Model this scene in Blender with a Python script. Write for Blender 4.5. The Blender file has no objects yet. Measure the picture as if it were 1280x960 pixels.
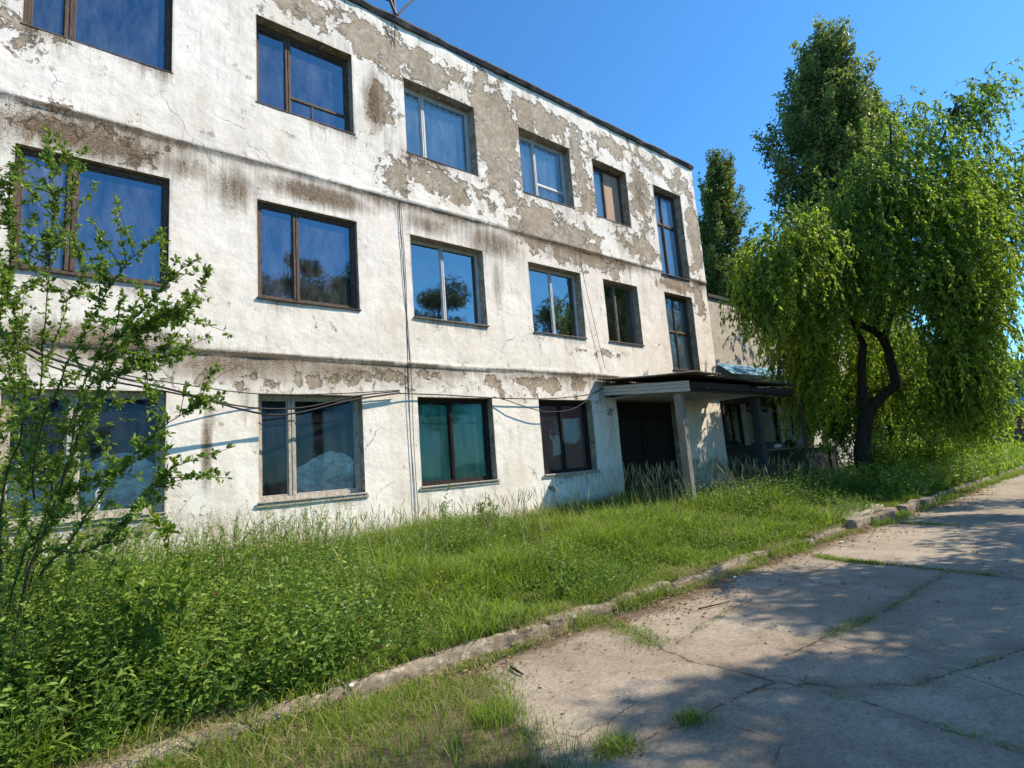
import bpy, math, random
import numpy as np
from mathutils import Vector

rng = np.random.default_rng(11)
random.seed(11)
scene = bpy.context.scene
COL = scene.collection

# ------------------------------------------------------------------ basics
def tag(o, label=None, cat=None, group=None, kind=None):
    if label: o['label'] = label
    if cat: o['category'] = cat
    if group: o['group'] = group
    if kind: o['kind'] = kind
    return o

def empty(name, loc=(0, 0, 0), label=None, cat=None, group=None):
    o = bpy.data.objects.new(name, None)
    o.empty_display_size = .2
    COL.objects.link(o); o.location = loc
    return tag(o, label, cat, group)

def link(name, me, mat=None, parent=None):
    o = bpy.data.objects.new(name, me)
    COL.objects.link(o)
    if mat: me.materials.append(mat)
    if parent is not None:
        o.parent = parent
        o.location = (-world_loc(parent)[0], -world_loc(parent)[1], -world_loc(parent)[2])
    return o

def world_loc(o):
    v = [0., 0., 0.]
    while o is not None:
        for k in range(3): v[k] += o.location[k]
        o = o.parent
    return v

def np_mesh(name, V, F, attrs=None, smooth=False):
    """V (n,3), F (m,k) all faces with k corners; attrs: per-vertex floats"""
    V = np.ascontiguousarray(V, dtype=np.float32); F = np.ascontiguousarray(F, dtype=np.int32)
    me = bpy.data.meshes.new(name)
    me.vertices.add(len(V)); me.vertices.foreach_set('co', V.ravel())
    k = F.shape[1]
    me.loops.add(F.size); me.loops.foreach_set('vertex_index', F.ravel())
    me.polygons.add(len(F))
    me.polygons.foreach_set('loop_start', np.arange(0, F.size, k, dtype=np.int32))
    me.polygons.foreach_set('loop_total', np.full(len(F), k, dtype=np.int32))
    me.polygons.foreach_set('use_smooth', np.full(len(F), smooth, dtype=bool))
    for an, a in (attrs or {}).items():
        at = me.attributes.new(an, 'FLOAT', 'POINT')
        at.data.foreach_set('value', np.ascontiguousarray(a, dtype=np.float32))
    me.update(calc_edges=True)
    return me

class MB:
    """collects boxes, tubes and quads into ONE mesh"""
    def __init__(s): s.v = []; s.f = []
    def box(s, x0, x1, y0, y1, z0, z1, rot=None, piv=None, jit=0):
        b = len(s.v)
        P = [(x0,y0,z0),(x1,y0,z0),(x1,y1,z0),(x0,y1,z0),(x0,y0,z1),(x1,y0,z1),(x1,y1,z1),(x0,y1,z1)]
        if jit: P = [tuple(c + random.uniform(-jit, jit) for c in p) for p in P]
        if rot is not None:
            c = Vector(piv if piv else ((x0+x1)/2, (y0+y1)/2, (z0+z1)/2))
            P = [tuple(c + rot @ (Vector(p) - c)) for p in P]
        s.v += P
        for q in ((0,3,2,1),(4,5,6,7),(0,1,5,4),(1,2,6,5),(2,3,7,6),(3,0,4,7)):
            s.f.append(tuple(b+i for i in q))
        return s
    def quad(s, a, b, c, d):
        n = len(s.v); s.v += [a, b, c, d]; s.f.append((n, n+1, n+2, n+3)); return s
    def tube(s, pts, rad, n=6, cap=True):
        pts = [Vector(p) for p in pts]; m = len(pts)
        rads = rad if hasattr(rad, '__len__') else [rad]*m
        base = len(s.v); prev = None
        for i, p in enumerate(pts):
            t = (pts[min(i+1, m-1)] - pts[max(i-1, 0)])
            t = t.normalized() if t.length > 1e-9 else Vector((0, 0, 1))
            if prev is None:
                a = t.cross(Vector((0, 0, 1)))
                if a.length < .05: a = t.cross(Vector((1, 0, 0)))
                a.normalize()
            else:
                a = (prev - t * prev.dot(t)); a = a.normalized() if a.length > 1e-6 else prev
            prev = a; c = t.cross(a)
            for k in range(n):
                an = 2*math.pi*k/n
                s.v.append(tuple(p + (a*math.cos(an) + c*math.sin(an))*rads[i]))
        for i in range(m-1):
            for k in range(n):
                k2 = (k+1) % n
                s.f.append((base+i*n+k, base+i*n+k2, base+(i+1)*n+k2, base+(i+1)*n+k))
        if cap:
            s.f.append(tuple(base+k for k in range(n))[::-1]); s.f.append(tuple(base+(m-1)*n+k for k in range(n)))
        return s
    def build(s, name, mat, parent=None, bevel=0, smooth=False):
        me = bpy.data.meshes.new(name); me.from_pydata([tuple(p) for p in s.v], [], s.f); me.update()
        o = link(name, me, mat, parent)
        if smooth:
            for p in me.polygons: p.use_smooth = True
        if bevel:
            b = o.modifiers.new('b', 'BEVEL'); b.width = bevel; b.segments = 2; b.limit_method = 'ANGLE'
        return o

def spline(P, n):
    """Catmull-Rom through P"""
    P = np.array(P, float); P = np.vstack([2*P[0]-P[1], P, 2*P[-1]-P[-2]])
    out = []; m = len(P)-3
    for t in np.linspace(0, m-1e-6, n):
        i = int(t); u = t-i; a, b, c, d = P[i:i+4]
        out.append(.5*((2*b)+(-a+c)*u+(2*a-5*b+4*c-d)*u*u+(-a+3*b-3*c+d)*u**3))
    return np.array(out)

# --- numpy value noise
_tab = np.random.default_rng(5).random((256, 256))
def vnoise(x, y):
    xi = np.floor(x).astype(int); yi = np.floor(y).astype(int); fx = x-xi; fy = y-yi
    fx = fx*fx*(3-2*fx); fy = fy*fy*(3-2*fy)
    g = lambda a, b: _tab[a % 256, b % 256]
    return (g(xi, yi)*(1-fx)+g(xi+1, yi)*fx)*(1-fy)+(g(xi, yi+1)*(1-fx)+g(xi+1, yi+1)*fx)*fy
def fbm(x, y, o=4, g=.5):
    s = 0; a = 1; t = 0
    for k in range(o):
        s = s + a*vnoise(x*2**k+17.3*k, y*2**k+9.1*k); t += a; a *= g
    return s/t
def sm(a, b, x):
    t = np.clip((x-a)/(b-a), 0, 1); return t*t*(3-2*t)

# ------------------------------------------------------------------ materials
class NT:
    def __init__(s, name):
        s.m = bpy.data.materials.new(name); s.m.use_nodes = True
        s.t = s.m.node_tree; s.t.nodes.clear()
        s.out = s.t.nodes.new('ShaderNodeOutputMaterial')
    def n(s, typ, **kw):
        nd = s.t.nodes.new('ShaderNode'+typ)
        for k, v in kw.items():
            if k[0] == '_': setattr(nd, k[1:], v)
        for k, v in kw.items():
            if k[0] != '_':
                key = int(k[1:]) if k[0] == 'i' and k[1:].isdigit() else k.replace('__', ' ')
                s.set(nd, key, v)
        return nd
    def set(s, nd, key, v):
        inp = nd.inputs[key]
        if isinstance(v, bpy.types.NodeSocket): s.t.links.new(v, inp)
        elif isinstance(v, bpy.types.Node): s.t.links.new(v.outputs[0], inp)
        else: inp.default_value = v
    def math(s, op, a, b=0., c=0., clamp=False):
        nd = s.n('Math', _operation=op, _use_clamp=clamp, i0=a, i1=b)
        if op in ('MULTIPLY_ADD',): s.set(nd, 2, c)
        return nd.outputs[0]
    def noise(s, vec, scale, detail=5, rough=.55, dist=0):
        nd = s.n('TexNoise', Scale=scale, Detail=detail, Roughness=rough, Distortion=dist)
        if vec is not None: s.set(nd, 'Vector', vec)
        return nd.outputs['Fac']
    def ramp(s, fac, stops, interp='LINEAR'):
        nd = s.n('ValToRGB', Fac=fac); cr = nd.color_ramp; cr.interpolation = interp
        while len(cr.elements) < len(stops): cr.elements.new(.5)
        for e, (p, c) in zip(cr.elements, stops):
            e.position = p; e.color = (c if hasattr(c, '__len__') else (c, c, c))[:3] + (1,) if hasattr(c, '__len__') else (c, c, c, 1)
        return nd.outputs[0]
    def mix(s, f, a, b, blend='MIX'):
        nd = s.n('Mix', _data_type='RGBA', _blend_type=blend)
        s.set(nd, 0, f)
        for i, v in ((6, a), (7, b)):
            if isinstance(v, (tuple, list)): v = tuple(v)[:3]+(1,)
            s.set(nd, i, v)
        return nd.outputs[2]
    def attr(s, name): return s.n('Attribute', _attribute_name=name).outputs['Fac']
    def pos(s): return s.n('NewGeometry').outputs['Position']
    def mapv(s, vec, scale):
        return s.n('Mapping', Vector=vec, Scale=scale).outputs[0]
    def bump(s, h, strength=.4, dist=.02, normal=None):
        nd = s.n('Bump', Strength=strength, Distance=dist, Height=h)
        if normal is not None: s.set(nd, 'Normal', normal)
        return nd.outputs[0]
    def bsdf(s, col, rough=.8, normal=None, spec=.3, **kw):
        nd = s.n('BsdfPrincipled')
        if isinstance(col, (tuple, list)): col = tuple(col)[:3]+(1,)
        s.set(nd, 'Base Color', col); s.set(nd, 'Roughness', rough); s.set(nd, 'Specular IOR Level', spec)
        if normal is not None: s.set(nd, 'Normal', normal)
        for k, v in kw.items(): s.set(nd, k.replace('__', ' '), v)
        return nd.outputs[0]
    def done(s, sh):
        s.t.links.new(sh, s.out.inputs[0]); return s.m

def simple(name, c1, c2, scale=6, rough=.8, stretch=(1, 1, 1), bump=.3, spec=.3, c3=None, det=6):
    t = NT(name); p = t.mapv(t.pos(), stretch)
    n = t.noise(p, scale, det, .6)
    col = t.mix(t.ramp(n, [(.35, 0.), (.65, 1.)]), c1, c2)
    if c3:
        n3 = t.noise(p, scale*3.1, 6, .7)
        col = t.mix(t.ramp(n3, [(.55, 0.), (.62, 1.)]), col, c3)
    return t.done(t.bsdf(col, rough, t.bump(t.noise(p, scale*4, 5, .6), bump, .01), spec))

def wall_material():
    t = NT('peeling_whitewash'); P = t.pos()
    peel = t.attr('peel'); stain = t.attr('stain'); dirt = t.attr('dirt')
    wob = t.n('TexNoise', Scale=3.0, Detail=4); t.set(wob, 'Vector', P)
    wv = t.n('VectorMath', _operation='SCALE', i0=t.n('VectorMath', _operation='SUBTRACT', i0=wob.outputs['Color'], i1=(.5, .5, .5)).outputs[0])
    wv.inputs['Scale'].default_value = .35
    Pw = t.n('VectorMath', _operation='ADD', i0=P, i1=wv.outputs[0]).outputs[0]
    n = t.noise(Pw, 2.3, 10, .66)
    m = t.math('ADD', n, t.math('MULTIPLY', t.math('SUBTRACT', peel, .5), .44))
    # small curls of paint
    n2 = t.noise(t.mapv(Pw, (1, 1, .8)), 7.5, 7, .66)
    curl = t.math('MULTIPLY', t.ramp(n2, [(.565, 0.), (.585, 1.)]), t.ramp(m, [(.37, 0.), (.46, 1.)]))
    bare0 = t.ramp(m, [(.506, 0.), (.516, .72), (.545, 1.)])
    bare = t.math('MAXIMUM', bare0, t.math('MULTIPLY', curl, .85), clamp=True)
    edge = t.ramp(m, [(.497, 0.), (.517, 1.), (.523, 1.), (.54, 0.)])
    # white paint, itself uneven
    nw = t.noise(P, .9, 6, .65); nw2 = t.noise(P, 5.5, 8, .7)
    white = t.mix(t.ramp(nw, [(.35, 0.), (.7, 1.)]), (.90, .85, .77), (.80, .73, .635))
    white = t.mix(t.math('MULTIPLY', t.ramp(nw2, [(.48, 0.), (.72, 1.)]), .38), white, (.50, .44, .37))
    grn = t.noise(P, 34, 6, .7)
    white = t.mix(t.math('MULTIPLY', t.ramp(grn, [(.5, 0.), (.75, 1.)]), .22), white, (.42, .37, .31))
    # plaster
    np1 = t.noise(P, 2.6, 8, .65)
    plas = t.mix(t.ramp(np1, [(.3, 0.), (.72, 1.)]), (.50, .405, .295), (.32, .25, .175))
    plas = t.mix(t.ramp(t.noise(P, 13, 8, .75), [(.52, 0.), (.7, 1.)]), plas, (.17, .135, .10))
    plas = t.mix(t.ramp(t.noise(P, 1.1, 6, .7), [(.42, 0.), (.62, .7)]), plas, (.33, .285, .225))
    # thin remnants of whitewash over the plaster
    rem = t.math('MULTIPLY', t.ramp(t.noise(Pw, 9, 9, .74), [(.52, 0.), (.57, 1.)]), .62)
    plas = t.mix(rem, plas, (.56, .51, .44))
    col = t.mix(bare, white, plas)
    col = t.mix(t.math('MULTIPLY', edge, .45), col, (.13, .10, .075))  # painted shadow line where the paint layer breaks off
    # streaks running down
    st = t.noise(t.mapv(P, (5.0, 5.0, .55)), 1.5, 8, .68)
    st2 = t.noise(t.mapv(P, (22., 22., 1.4)), 1.0, 6, .6)
    stm = t.math('ADD', t.math('MULTIPLY', st, .7), t.math('MULTIPLY', st2, .3))
    f = t.math('ADD', stm, t.math('MULTIPLY', t.math('SUBTRACT', stain, .5), .75))
    sf = t.ramp(f, [(.34, 0.), (.50, .45), (.72, 1.)])
    col = t.mix(t.math('MULTIPLY', sf, .9), col, t.mix(t.noise(P, 4, 4, .6), (.27, .185, .105), (.11, .08, .05)), 'MIX')
    # crumbly flakes where it is damp
    fl = t.n('TexVoronoi', Scale=17., _feature='DISTANCE_TO_EDGE'); t.set(fl, 'Vector', Pw)
    flk = t.math('MULTIPLY', t.ramp(fl.outputs['Distance'], [(.0, 1.), (.07, 0.)]), t.ramp(t.math('ADD', stain, t.math('SUBTRACT', nw2, .5)), [(.38, 0.), (.75, .6)]))
    col = t.mix(flk, col, (.10, .085, .065))
    dr = t.math('ADD', t.noise(P, 1.6, 7, .65), t.math('MULTIPLY', t.math('SUBTRACT', dirt, .5), .9))
    col = t.mix(t.ramp(dr, [(.33, 0.), (.80, .8)]), col, (.33, .265, .19))
    # hairline cracks
    cr = t.n('TexVoronoi', Scale=.75, _feature='DISTANCE_TO_EDGE'); t.set(cr, 'Vector', t.n('VectorMath', _operation='ADD', i0=Pw, i1=t.n('VectorMath', _operation='SCALE', i0=t.n('TexNoise', Scale=9., Detail=5.).outputs['Color'], Scale=.12).outputs[0]).outputs[0])
    crk = t.math('MULTIPLY', t.ramp(cr.outputs['Distance'], [(.0, 1.), (.0055, 0.)]), t.ramp(t.noise(P, .8, 3), [(.52, 0.), (.62, .7)]))
    col = t.mix(crk, col, (.06, .05, .04))
    h = t.math('ADD', t.math('MULTIPLY', bare0, -1.9), t.math('MULTIPLY', t.noise(P, 14, 9, .6), .38))
    h = t.math('ADD', h, t.math('MULTIPLY', t.math('ADD', crk, flk), -.5))
    h = t.math('ADD', h, t.math('MULTIPLY', t.noise(P, 2.2, 4, .5), 1.2))
    return t.done(t.bsdf(t.mix(t.ramp(t.noise(t.mapv(P, (1.6, 1.6, .35)), 1.1, 7, .7), [(.48, 0.), (.72, .5)]), col, t.mix(1., col, (.66, .58, .48), 'MULTIPLY')), .93, t.bump(h, 1., .02), .15))

def road_material():
    t = NT('weathered_concrete'); P = t.pos()
    cr = t.attr('crack'); dirt = t.attr('dirt')
    n = t.noise(P, .7, 7, .62); n2 = t.noise(P, 3.1, 8, .68); n3 = t.noise(P, 34, 7, .8)
    col = t.mix(t.ramp(n, [(.34, 0.), (.66, 1.)]), (.52, .44, .335), (.375, .312, .235))
    col = t.mix(t.math('MULTIPLY', t.ramp(n2, [(.47, 0.), (.68, 1.)]), .6), col, (.24, .20, .152))
    col = t.mix(t.math('MULTIPLY', t.ramp(t.noise(P, 1.3, 9, .75, .6), [(.55, 0.), (.64, 1.)]), .55), col, (.53, .455, .365))
    col = t.mix(t.math('MULTIPLY', t.ramp(n3, [(.40, 0.), (.62, 1.)]), .6), col, (.16, .135, .105))
    v = t.n('TexVoronoi', Scale=60.); t.set(v, 'Vector', P)
    peb = t.ramp(v.outputs['Distance'], [(.12, 1.), (.24, 0.)])
    col = t.mix(t.math('MULTIPLY', peb, t.ramp(t.noise(P, 20, 3), [(.5, 0.), (.6, .6)])), col, (.60, .56, .50))
    vc = t.n('TexVoronoi', Scale=.42, _feature='DISTANCE_TO_EDGE')
    wob = t.n('TexNoise', Scale=2.4, Detail=8., Roughness=.7); t.set(wob, 'Vector', P)
    t.set(vc, 'Vector', t.n('VectorMath', _operation='ADD', i0=P, i1=t.n('VectorMath', _operation='SCALE', i0=wob.outputs['Color'], Scale=.28).outputs[0]).outputs[0])
    hair = t.math('MULTIPLY', t.ramp(vc.outputs['Distance'], [(.0, 1.), (.0035, 0.)]), t.ramp(t.noise(P, .8, 4), [(.46, 0.), (.56, 1.)]))
    vc2 = t.n('TexVoronoi', Scale=1.5, _feature='DISTANCE_TO_EDGE')
    t.set(vc2, 'Vector', t.n('VectorMath', _operation='ADD', i0=P, i1=t.n('VectorMath', _operation='SCALE', i0=wob.outputs['Color'], Scale=.16).outputs[0]).outputs[0])
    hair2 = t.math('MULTIPLY', t.ramp(vc2.outputs['Distance'], [(.0, 1.), (.006, 0.)]), t.ramp(t.noise(P, .9, 4), [(.55, 0.), (.63, .7)]))
    crk = t.math('MAXIMUM', t.math('MAXIMUM', t.math('MULTIPLY', hair, .8), hair2), t.ramp(t.math('ADD', cr, t.math('MULTIPLY', t.math('SUBTRACT', t.noise(P, 5, 9, .8), .5), .06)), [(.004, 1.), (.013, 0.)]), clamp=True)
    col = t.mix(t.math('MULTIPLY', crk, .9), col, (.055, .046, .034))
    ring = t.math('MULTIPLY', t.ramp(cr, [(.0, 1.), (.16, 0.)]), t.ramp(n2, [(.35, 0.), (.6, .8)]))
    col = t.mix(t.math('MULTIPLY', ring, .7), col, (.17, .13, .09))
    col = t.mix(t.ramp(t.noise(P, .38, 5, .6), [(.5, 0.), (.62, .45)]), col, t.mix(1., col, (.62, .55, .47), 'MULTIPLY'))
    soil = t.mix(t.noise(P, 9, 8, .75), (.21, .155, .10), (.10, .075, .048))
    df = t.math('ADD', dirt, t.math('MULTIPLY', t.math('SUBTRACT', t.noise(P, 2.6, 8, .7), .5), 1.5))
    col = t.mix(t.ramp(t.noise(P, 1.9, 9, .8, .4), [(.56, 0.), (.60, .5)]), col, (.20, .17, .135))
    col = t.mix(t.ramp(df, [(.42, 0.), (.72, 1.)]), col, soil)
    h = t.math('ADD', t.math('MULTIPLY', crk, -1.2), t.math('ADD', t.math('MULTIPLY', n3, 1.4), t.math('MULTIPLY', n2, 1.2)))
    return t.done(t.bsdf(col, .9, t.bump(h, .7, .012), .2))

def soil_material(name='soil', a=(.16, .12, .075), b=(.07, .055, .035)):
    t = NT(name); P = t.pos()
    col = t.mix(t.ramp(t.noise(P, 6, 9, .75), [(.35, 0.), (.65, 1.)]), a, b)
    col = t.mix(t.ramp(t.noise(P, 1.1, 5, .6), [(.45, 0.), (.6, .7)]), col, (.05, .075, .02))
    return t.done(t.bsdf(col, .95, t.bump(t.noise(P, 24, 8, .75), .9, .03), .1))

def leaf_material(name, dark, light, trans=.35, rough=.45, dry=None, spec=.35):
    """reads the per-leaf attribute 'tint' (0..1) and 'dry'"""
    t = NT(name); tint = t.attr('tint')
    col = t.mix(tint, dark, light)
    if dry: col = t.mix(t.ramp(t.attr('dry'), [(.4, 0.), (.6, 1.)]), col, dry)
    b = t.bsdf(col, rough, None, spec)
    tl = t.n('BsdfTranslucent', Color=t.mix(.5, col, t.mix(tint, dark, (light[0]*1.4, light[1]*1.4, light[2]*.6)))).outputs[0]
    return t.done(t.n('MixShader', i0=trans, i1=b, i2=tl).outputs[0])

def glass_material(name, ior=1.9, dust=.10, tint=(.55, .6, .62), dustcol=(.35, .38, .40), wave=.25, seed=0., refl=(.62, .84, 1.)):
    t = NT(name); P = t.n('VectorMath', _operation='ADD', i0=t.pos(), i1=(seed, seed*.7, seed*1.3)).outputs[0]
    nrm = t.bump(t.noise(P, 1.1, 2, .4), wave, .02)
    tr = t.n('BsdfTransparent', Color=tint+(1,)).outputs[0]
    dif = t.bsdf(dustcol, .7, None, .1)
    dn = t.ramp(t.noise(t.mapv(P, (3, 3, 1.)), 1.6, 9, .75), [(.38, dust*.3), (.62, min(1, dust*2.6)), (.75, min(1, dust*4.5))])
    body = t.n('MixShader', i0=dn, i1=tr, i2=dif).outputs[0]
    gl = t.n('BsdfGlossy', Roughness=.03, Color=refl+(1,), Normal=nrm).outputs[0]
    fr = t.n('Fresnel', IOR=ior, Normal=nrm).outputs[0]
    return t.done(t.n('MixShader', i0=t.math('MULTIPLY', fr, 1.15, clamp=True), i1=body, i2=gl).outputs[0])

def film_material(name, col, alpha=.7, scale=(4, 4, 1)):
    t = NT(name); P = t.mapv(t.pos(), scale)
    n = t.noise(P, 2.2, 6, .6, 1.)
    c = t.mix(t.ramp(n, [(.3, 0.), (.7, 1.)]), tuple(k*.55 for k in col), col)
    b = t.bsdf(c, .35, t.bump(n, .8, .05), .5)
    tr = t.n('BsdfTransparent', Color=(.9, .95, 1, 1)).outputs[0]
    return t.done(t.n('MixShader', i0=t.ramp(n, [(.3, alpha*.6), (.7, alpha)]), i1=tr, i2=b).outputs[0])

M = {}
M['wall'] = wall_material()
M['road'] = road_material()
M['soil'] = soil_material()
M['reveal'] = simple('weathered_reveal', (.42, .345, .25), (.20, .15, .10), 5, .95, c3=(.60, .54, .45), bump=.8, det=9)
M['brown_wood'] = simple('old_brown_wood', (.065, .043, .034), (.125, .088, .066), 4, .75, (8, 8, 1), .5, c3=(.22, .165, .12))
M['grey_wood'] = simple('bare_grey_wood', (.26, .22, .18), (.13, .105, .085), 4, .85, (8, 8, 1), .5, c3=(.40, .36, .31))
M['cream_wood'] = simple('peeling_cream_paint', (.55, .50, .42), (.36, .31, .25), 5, .75, (5, 5, 1), .5, c3=(.16, .11, .08))
M['white_frame'] = simple('white_frame_paint', (.62, .63, .62), (.45, .45, .43), 5, .5, (5, 5, 1), .2)
M['dark_wood'] = simple('dark_stained_wood', (.030, .020, .016), (.013, .010, .009), 4, .7, (7, 7, 1), .5)
M['roof_felt'] = simple('tarred_roof_edge', (.05, .047, .045), (.11, .10, .09), 5, .85, bump=.7, c3=(.02, .02, .02))
M['door'] = simple('shade_black_door', (.012, .010, .009), (.022, .017, .014), 4, .9, (7, 7, 1), .4)  # near black, so the shade of the entrance sits in the door colour
M['dark'] = simple('dark_interior', (.03, .028, .026), (.05, .045, .04), 2, .9)
M['room'] = simple('room_plaster', (.16, .155, .14), (.09, .088, .08), 1, .9)
M['glass_a'] = glass_material('window_glass', 2.5, .07, (.4, .45, .5))
M['glass_b'] = glass_material('dusty_window_glass', 1.7, .08, (.93, .96, 1.), (.30, .45, .60), seed=3., refl=(.8, .95, 1.))
M['glass_c'] = glass_material('murky_window_glass', 1.38, .05, (.93, .96, .96), (.16, .19, .20), .3, 7.)
M['glass_d'] = glass_material('streaky_window_glass', 2.2, .22, (.55, .6, .62), (.22, .27, .36), .2, 9.)
M['glass_e'] = glass_material('clear_new_glass', 3.0, .02, (.4, .45, .5), wave=.15, seed=5., refl=(.80, .97, 1.))
M['curtain'] = simple('pale_curtain', (.86, .90, .93), (.62, .70, .78), 3, .9, (6, 6, .3), .4)
M['green'] = simple('green_curtain', (.012, .22, .15), (.04, .36, .25), 2.2, .9, (4, 4, .6), .4)
M['maroon'] = simple('maroon_board', (.26, .10, .09), (.19, .085, .085), 2.5, .8, (2, 2, 1), .3)
M['plywood'] = simple('plywood', (.50, .33, .22), (.40, .26, .17), 3, .8, (3, 3, .6), .3)
M['film'] = film_material('plastic_sheeting', (.80, .88, .92), .97, (2.5, 2.5, 4.))
M['film2'] = film_material('thin_plastic_film', (.70, .82, .95), .6, (11, 11, .6))
M['cable'] = simple('black_cable', (.012, .012, .012), (.03, .03, .03), 9, .55)
M['steel'] = simple('rusty_steel', (.05, .045, .045), (.10, .06, .04), 12, .6)
M['blue_sheet'] = simple('blue_painted_sheet', (.045, .20, .31), (.09, .27, .38), 3, .6, (1, 1, 3), .2, c3=(.22, .24, .24))
M['pale_blue_sheet'] = simple('pale_blue_sheet', (.42, .58, .68), (.32, .46, .56), 3, .6)
M['corrugated'] = simple('rusty_corrugated_sheet', (.05, .042, .036), (.12, .095, .075), 3, .8, (1, 4, 1), .4, c3=(.20, .17, .14))
M['fascia'] = simple('grey_white_boards', (.50, .50, .47), (.35, .345, .32), 3, .8, (1, 1, 14), .5, c3=(.26, .24, .21))
M['teal_post'] = simple('flaking_teal_paint', (.014, .028, .028), (.025, .042, .042), 6, .7, (4, 4, 1), .4, c3=(.16, .13, .10))
M['post_wood'] = simple('grey_painted_post', (.30, .285, .25), (.17, .15, .125), 5, .85, (9, 9, .8), .8, c3=(.12, .065, .035))
M['annex'] = simple('cream_render', (.56, .50, .42), (.44, .385, .315), 2.2, .93, (1, 1, 1), .5, c3=(.32, .27, .21))
M['kerb'] = simple('kerb_concrete', (.31, .255, .185), (.13, .10, .068), 4, .95, bump=1., c3=(.42, .36, .28), det=9)
M['slab'] = simple('slab_concrete', (.36, .315, .26), (.24, .21, .17), 4, .95, bump=.7)
M['bark'] = simple('dark_bark', (.050, .038, .028), (.018, .014, .011), 6, .95, (3, 3, .7), 1., c3=(.09, .075, .055))
M['twig'] = simple('green_brown_twig', (.085, .075, .035), (.05, .045, .025), 8, .8)
M['brick'] = simple('red_brick', (.20, .07, .045), (.13, .05, .035), 5, .9)
M['bag'] = simple('white_plastic_bag', (.70, .70, .70), (.5, .52, .55), 8, .4)
M['hill'] = simple('hill_green', (.045, .085, .025), (.02, .045, .018), .08, .95, c3=(.09, .13, .05))
M['willow_leaf'] = leaf_material('willow_leaf', (.06, .14, .016), (.38, .52, .06), .55, .42)
M['poplar_leaf'] = leaf_material('poplar_leaf', (.05, .09, .026), (.34, .41, .11), .42, .42)
M['shrub_leaf'] = leaf_material('shrub_leaf', (.055, .125, .018), (.29, .41, .06), .45, .38)
M['herb_leaf'] = leaf_material('herb_leaf', (.055, .125, .02), (.31, .44, .07), .42, .45, (.20, .075, .03))
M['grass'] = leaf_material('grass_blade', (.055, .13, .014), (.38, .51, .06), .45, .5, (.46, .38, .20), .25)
M['tree_leaf'] = leaf_material('tree_leaf', (.028, .07, .014), (.12, .20, .04), .32, .5)
M['seed'] = simple('seed_head', (.44, .36, .19), (.28, .25, .11), 8, .9)
M['petal'] = simple('white_petal', (.8, .8, .76), (.7, .7, .66), 8, .7)
M['yellow'] = simple('yellow_petal', (.70, .52, .03), (.6, .45, .03), 8, .7)
M['litter'] = leaf_material('dry_leaf', (.17, .10, .055), (.46, .33, .19), .25, .8)

# ------------------------------------------------------------------ wall of the main building
BX0, BX1, BZ = -7.5, 15.76, 10.66
COLX = [(-.56, 1.15), (2.37, 4.07), (5.17, 6.92), (8.22, 9.93), (10.79, 12.2), (13.46, 14.86)]
LEV = [(1.29, 2.96), (4.49, 6.16), (7.87, 9.51)]
# openings: x0,x1,z0,z1, recess of the frame behind the wall face
OPEN = []
REC = {(0, 0): .12, (0, 1): .07, (0, 2): .05, (1, 0): .15, (1, 1): .08, (1, 2): .12}
for f, (z0, z1) in enumerate(LEV):
    for c, (x0, x1) in enumerate(COLX):
        if c == 5 or (f == 0 and c == 4): continue
        OPEN.append((x0, x1, z0, z1, REC.get((c, f), .17), c, f))
OPEN.append((13.46, 14.86, 3.90, 6.20, .17, 5, 1))
OPEN.append((13.46, 14.86, 6.74, 9.51, .17, 5, 2))
for f, (z0, z1) in enumerate(LEV): OPEN.append((-3.6, -1.95, z0, z1, .08, -1, f))
OPEN.append((10.86, 13.72, .2, 3.0, None, 9, 0))      # the entrance

def zband(x, k): return (3.57, 6.79)[k] + .05*(vnoise(x*.5+k*31, x*0+3.)-.5)+.022*(vnoise(x*2.7+k*7, x*0+8.)-.5)
def wall_y(x, z):
    y = np.zeros_like(x)
    for k in (0, 1):
        zb = zband(x, k); d = z-zb
        y -= .032*sm(-.03, .02, d)
        y -= .016*np.exp(-((d-.012)/.03)**2)*(.3+1.2*vnoise(x*3.3+k*9, x*0+1))
    y += .03*(fbm(x*.7, z*.7, 3)-.5)+.010*(fbm(x*4+3, z*4, 3)-.5)
    return y+.012*(fbm(x*9, z*9, 2)-.5)*np.exp(-(np.minimum(np.abs(z-3.57), np.abs(z-6.79))/.12)**2)

def grid_lines(a, b, marks, step):
    ms = sorted(set([a, b]+[m for m in marks if a < m < b])); out = []
    for p, q in zip(ms[:-1], ms[1:]):
        n = max(1, int(round((q-p)/step))); out += list(np.linspace(p, q, n, endpoint=False))
    return np.array(out+[b])
gx = grid_lines(BX0, BX1, [o[0] for o in OPEN]+[o[1] for o in OPEN], .05)
gz = grid_lines(-.1, BZ, [o[2] for o in OPEN]+[o[3] for o in OPEN]+[3.57, 6.79], .045)
GX, GZ = np.meshgrid(gx, gz, indexing='ij')
GY = wall_y(GX, GZ)

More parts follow.
